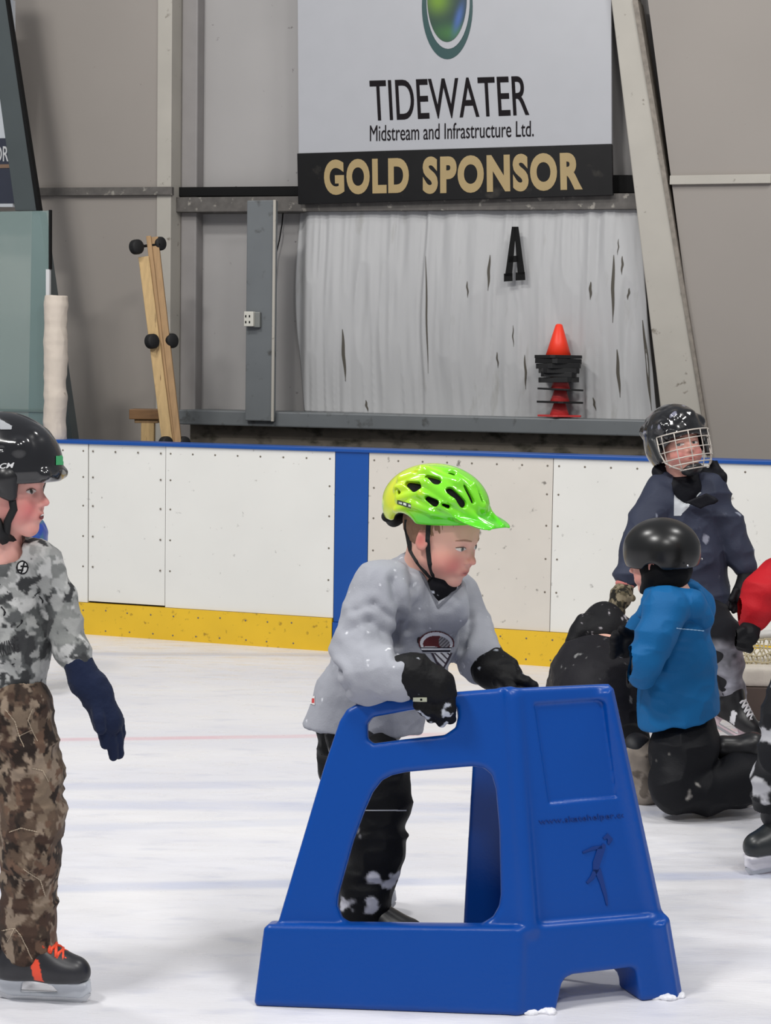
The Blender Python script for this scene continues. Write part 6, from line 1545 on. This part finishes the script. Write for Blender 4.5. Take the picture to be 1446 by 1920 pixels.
# sponsor board fragment at the far left
w_ = .55
t = thing('wall_banner', 'white and navy banner partly hidden behind the dark steel frame, far left', 'banner', WP.p(*WP.uz(5, 388, w_), w_))
b = MB(); b.prism(WP, ccw([WP.uz(x, y, w_) for x, y in ((-160, 0), (24, 0), (24, 388), (-160, 388))]), w_ - .03, w_); obj('banner_sheet', b.get(), mat('banner_white', (196, 200, 204), .5), t)
b = MB(); b.prism(WP, ccw([WP.uz(x, y, w_) for x, y in ((-160, 262), (28, 259), (28, 381), (-160, 383))]), w_ - .02, w_ + .004); obj('banner_band', b.get(), mat('banner_navy', (48, 52, 66), .5), t)
b = MB(); b.prism(WP, ccw([WP.uz(x, y, w_) for x, y in ((-160, 311), (26, 308), (26, 315), (-160, 318))]), w_, w_ + .007); obj('banner_line', b.get(), mat('banner_tan', (130, 104, 84), .5), t)
obj('lettering', text_on(WP, 'OR.', [(-10, 303), (19, 303), (19, 274), (-10, 274)], w_ + .005, offset=.01), mat('banner_letter', (200, 200, 200), .5), t)
# cones
CY = WP.p(*WP.uz(1048, 782, .25), .25)[1]; cs = CY / FPX
M_or = mat('orange_cone', (250, 60, 30), .45); M_rd = mat('faded_red_cone', (206, 62, 62), .5, noise=.06, nscale=20); M_cb = mat('black_cone_base', (16, 16, 17), .6)
zb = D(1048, 782, CY)[2]
def cone(x, y_base, tilt, m_body, m_base, label, hpx=104, rb=28, bw=36, yaw=0., bh=5.):
    o = D(x, y_base, CY); t = thing('traffic_cone', label, 'traffic cone', o, 'stack of traffic cones on the grey girt')
    ax = unit(np.array([tilt, 0, 1.])); b = MB(); hh = hpx * cs; r0 = rb * cs; r1 = 6.5 * cs
    b.lathe(o, [(r0, .004), (r0 + (r1 - r0) * .5, hh * .5), (r1, hh * .97), (r1 * .6, hh)], 24, ax); obj('cone_body', b.get(True), m_body, t)
    b = MB(); w = bw * cs; e = np.array([math.cos(yaw), math.sin(yaw), 0]); e = unit(e - ax * (e @ ax)); v = np.cross(ax, e)
    pts = [o + e * (w * a) + v * (w * c) for a, c in ((-1, -.8), (-.8, -1), (.8, -1), (1, -.8), (1, .8), (.8, 1), (-.8, 1), (-1, .8))]
    n = 8; V = [p for p in pts] + [p + ax * bh * cs for p in pts]; b.add(V, [tuple(range(7, -1, -1)), tuple(range(8, 16))] + [(i, (i + 1) % 8, 8 + (i + 1) % 8, 8 + i) for i in range(8)])
    obj('cone_base', b.get(), m_base, t, bevel=.002)
info = [(1049, 781.5, .0, M_rd, M_rd, 'faded red cone with red foot, lowest of the stack', 32),
        (1050, 756, .01, M_rd, M_cb, 'faded red cone on thin black foot, second from bottom of the stack', 34),
        (1051, 732, .03, M_rd, M_cb, 'faded red cone with wide black foot, third from bottom of the stack', 34),
        (1048, 717, -.02, M_rd, M_cb, 'faded red cone with tilted black foot in the middle of the stack', 32),
        (1048, 707, .01, M_rd, M_cb, 'red cone, fourth black foot from the top of the stack', 32),
        (1048, 700, .0, M_rd, M_cb, 'red cone, third black foot from the top of the stack', 34),
        (1047, 691, -.02, M_rd, M_cb, 'red cone, second black foot from the top of the stack', 34),
        (1047, 682, .01, M_rd, M_cb, 'red cone with black foot just under the topmost of the stack', 34)]
for k, (x, y, ti, mb_, mf, lb_, bw) in enumerate(info): cone(x, y, ti, mb_, mf, lb_, hpx=min(96, 40), rb=19, bw=bw, yaw=.5 + .23 * k, bh=(3.6 if k < 3 else 9.5))
cone(1047, 672, .0, M_or, M_cb, 'bright orange traffic cone, topmost of the stack', hpx=64, rb=25, bw=35, yaw=.45, bh=6.)
# toppled practice net and wooden bar at right
NY = 7.9; t = thing('practice_net', 'small net with beige mesh and cream pad at the right edge of the ice', 'net', D(1450, 1300, NY))
def N3(x, y, d=0.): return D(x, y, NY + d)
rs = random.Random(6); b = MB()
for i in range(13):
    x = 1388 + i * 10; b.tube([N3(x + rs.uniform(-4, 4), 1196 + rs.uniform(-3, 3), .05), N3(x + 8 + rs.uniform(-5, 5), 1215, .0), N3(x - 4 + rs.uniform(-5, 5), 1235, -.03), N3(x + 4, 1254, -.05)], .0035, 5)
    b.tube([N3(x + rs.uniform(-4, 4), 1198 + rs.uniform(-3, 3), .04), N3(x - 8 + rs.uniform(-5, 5), 1216, .0), N3(x + 6 + rs.uniform(-5, 5), 1238, -.02), N3(x - 4, 1253, -.05)], .0035, 5)
for k in range(4): b.tube([N3(1380 + 12 * j, 1200 + 14 * k + rs.uniform(-3, 3), .02 - .02 * k) for j in range(13)], .0035, 5)
obj('mesh_net', b.get(True), mat('beige_cord', (196, 184, 150), .8), t, kind='stuff')
b = MB(); b.tube([N3(1384, 1196, .06), N3(1440, 1190, .06), N3(1530, 1184, .06)], .022, 10); obj('top_bar', b.get(True), mat('white_net_bar', (214, 212, 206), .4), t)
a = N3(1393, 1288, -.12); c = N3(1560, 1253, -.12)
F = Field([a[0] - .05, NY - .2, a[2] - .03], [c[0] + .05, NY + .6, c[2] + .05], .008); F.box([(a[0] + c[0]) / 2, NY + .15, (a[2] + c[2]) / 2], [(c[0] - a[0]) / 2, .28, (c[2] - a[2]) / 2], None, .02, 0)
obj('base_pad', finish(F, None), mat('cream_pad', (222, 214, 200), .7, noise=.05, nscale=20, bump=.2), t)
zt = a[2]; b = MB(); b.hexa([(a[0] - .02, NY - .13, .0), (c[0], NY - .13, .0), (c[0], NY - .05, .0), (a[0] - .02, NY - .05, .0), (a[0] - .02, NY - .13, zt), (c[0], NY - .13, zt), (c[0], NY - .05, zt), (a[0] - .02, NY - .05, zt)])
obj('base_bar', b.get(), mat('dark_brown_bar', (96, 82, 74), .6, noise=.1), t, bevel=.004)
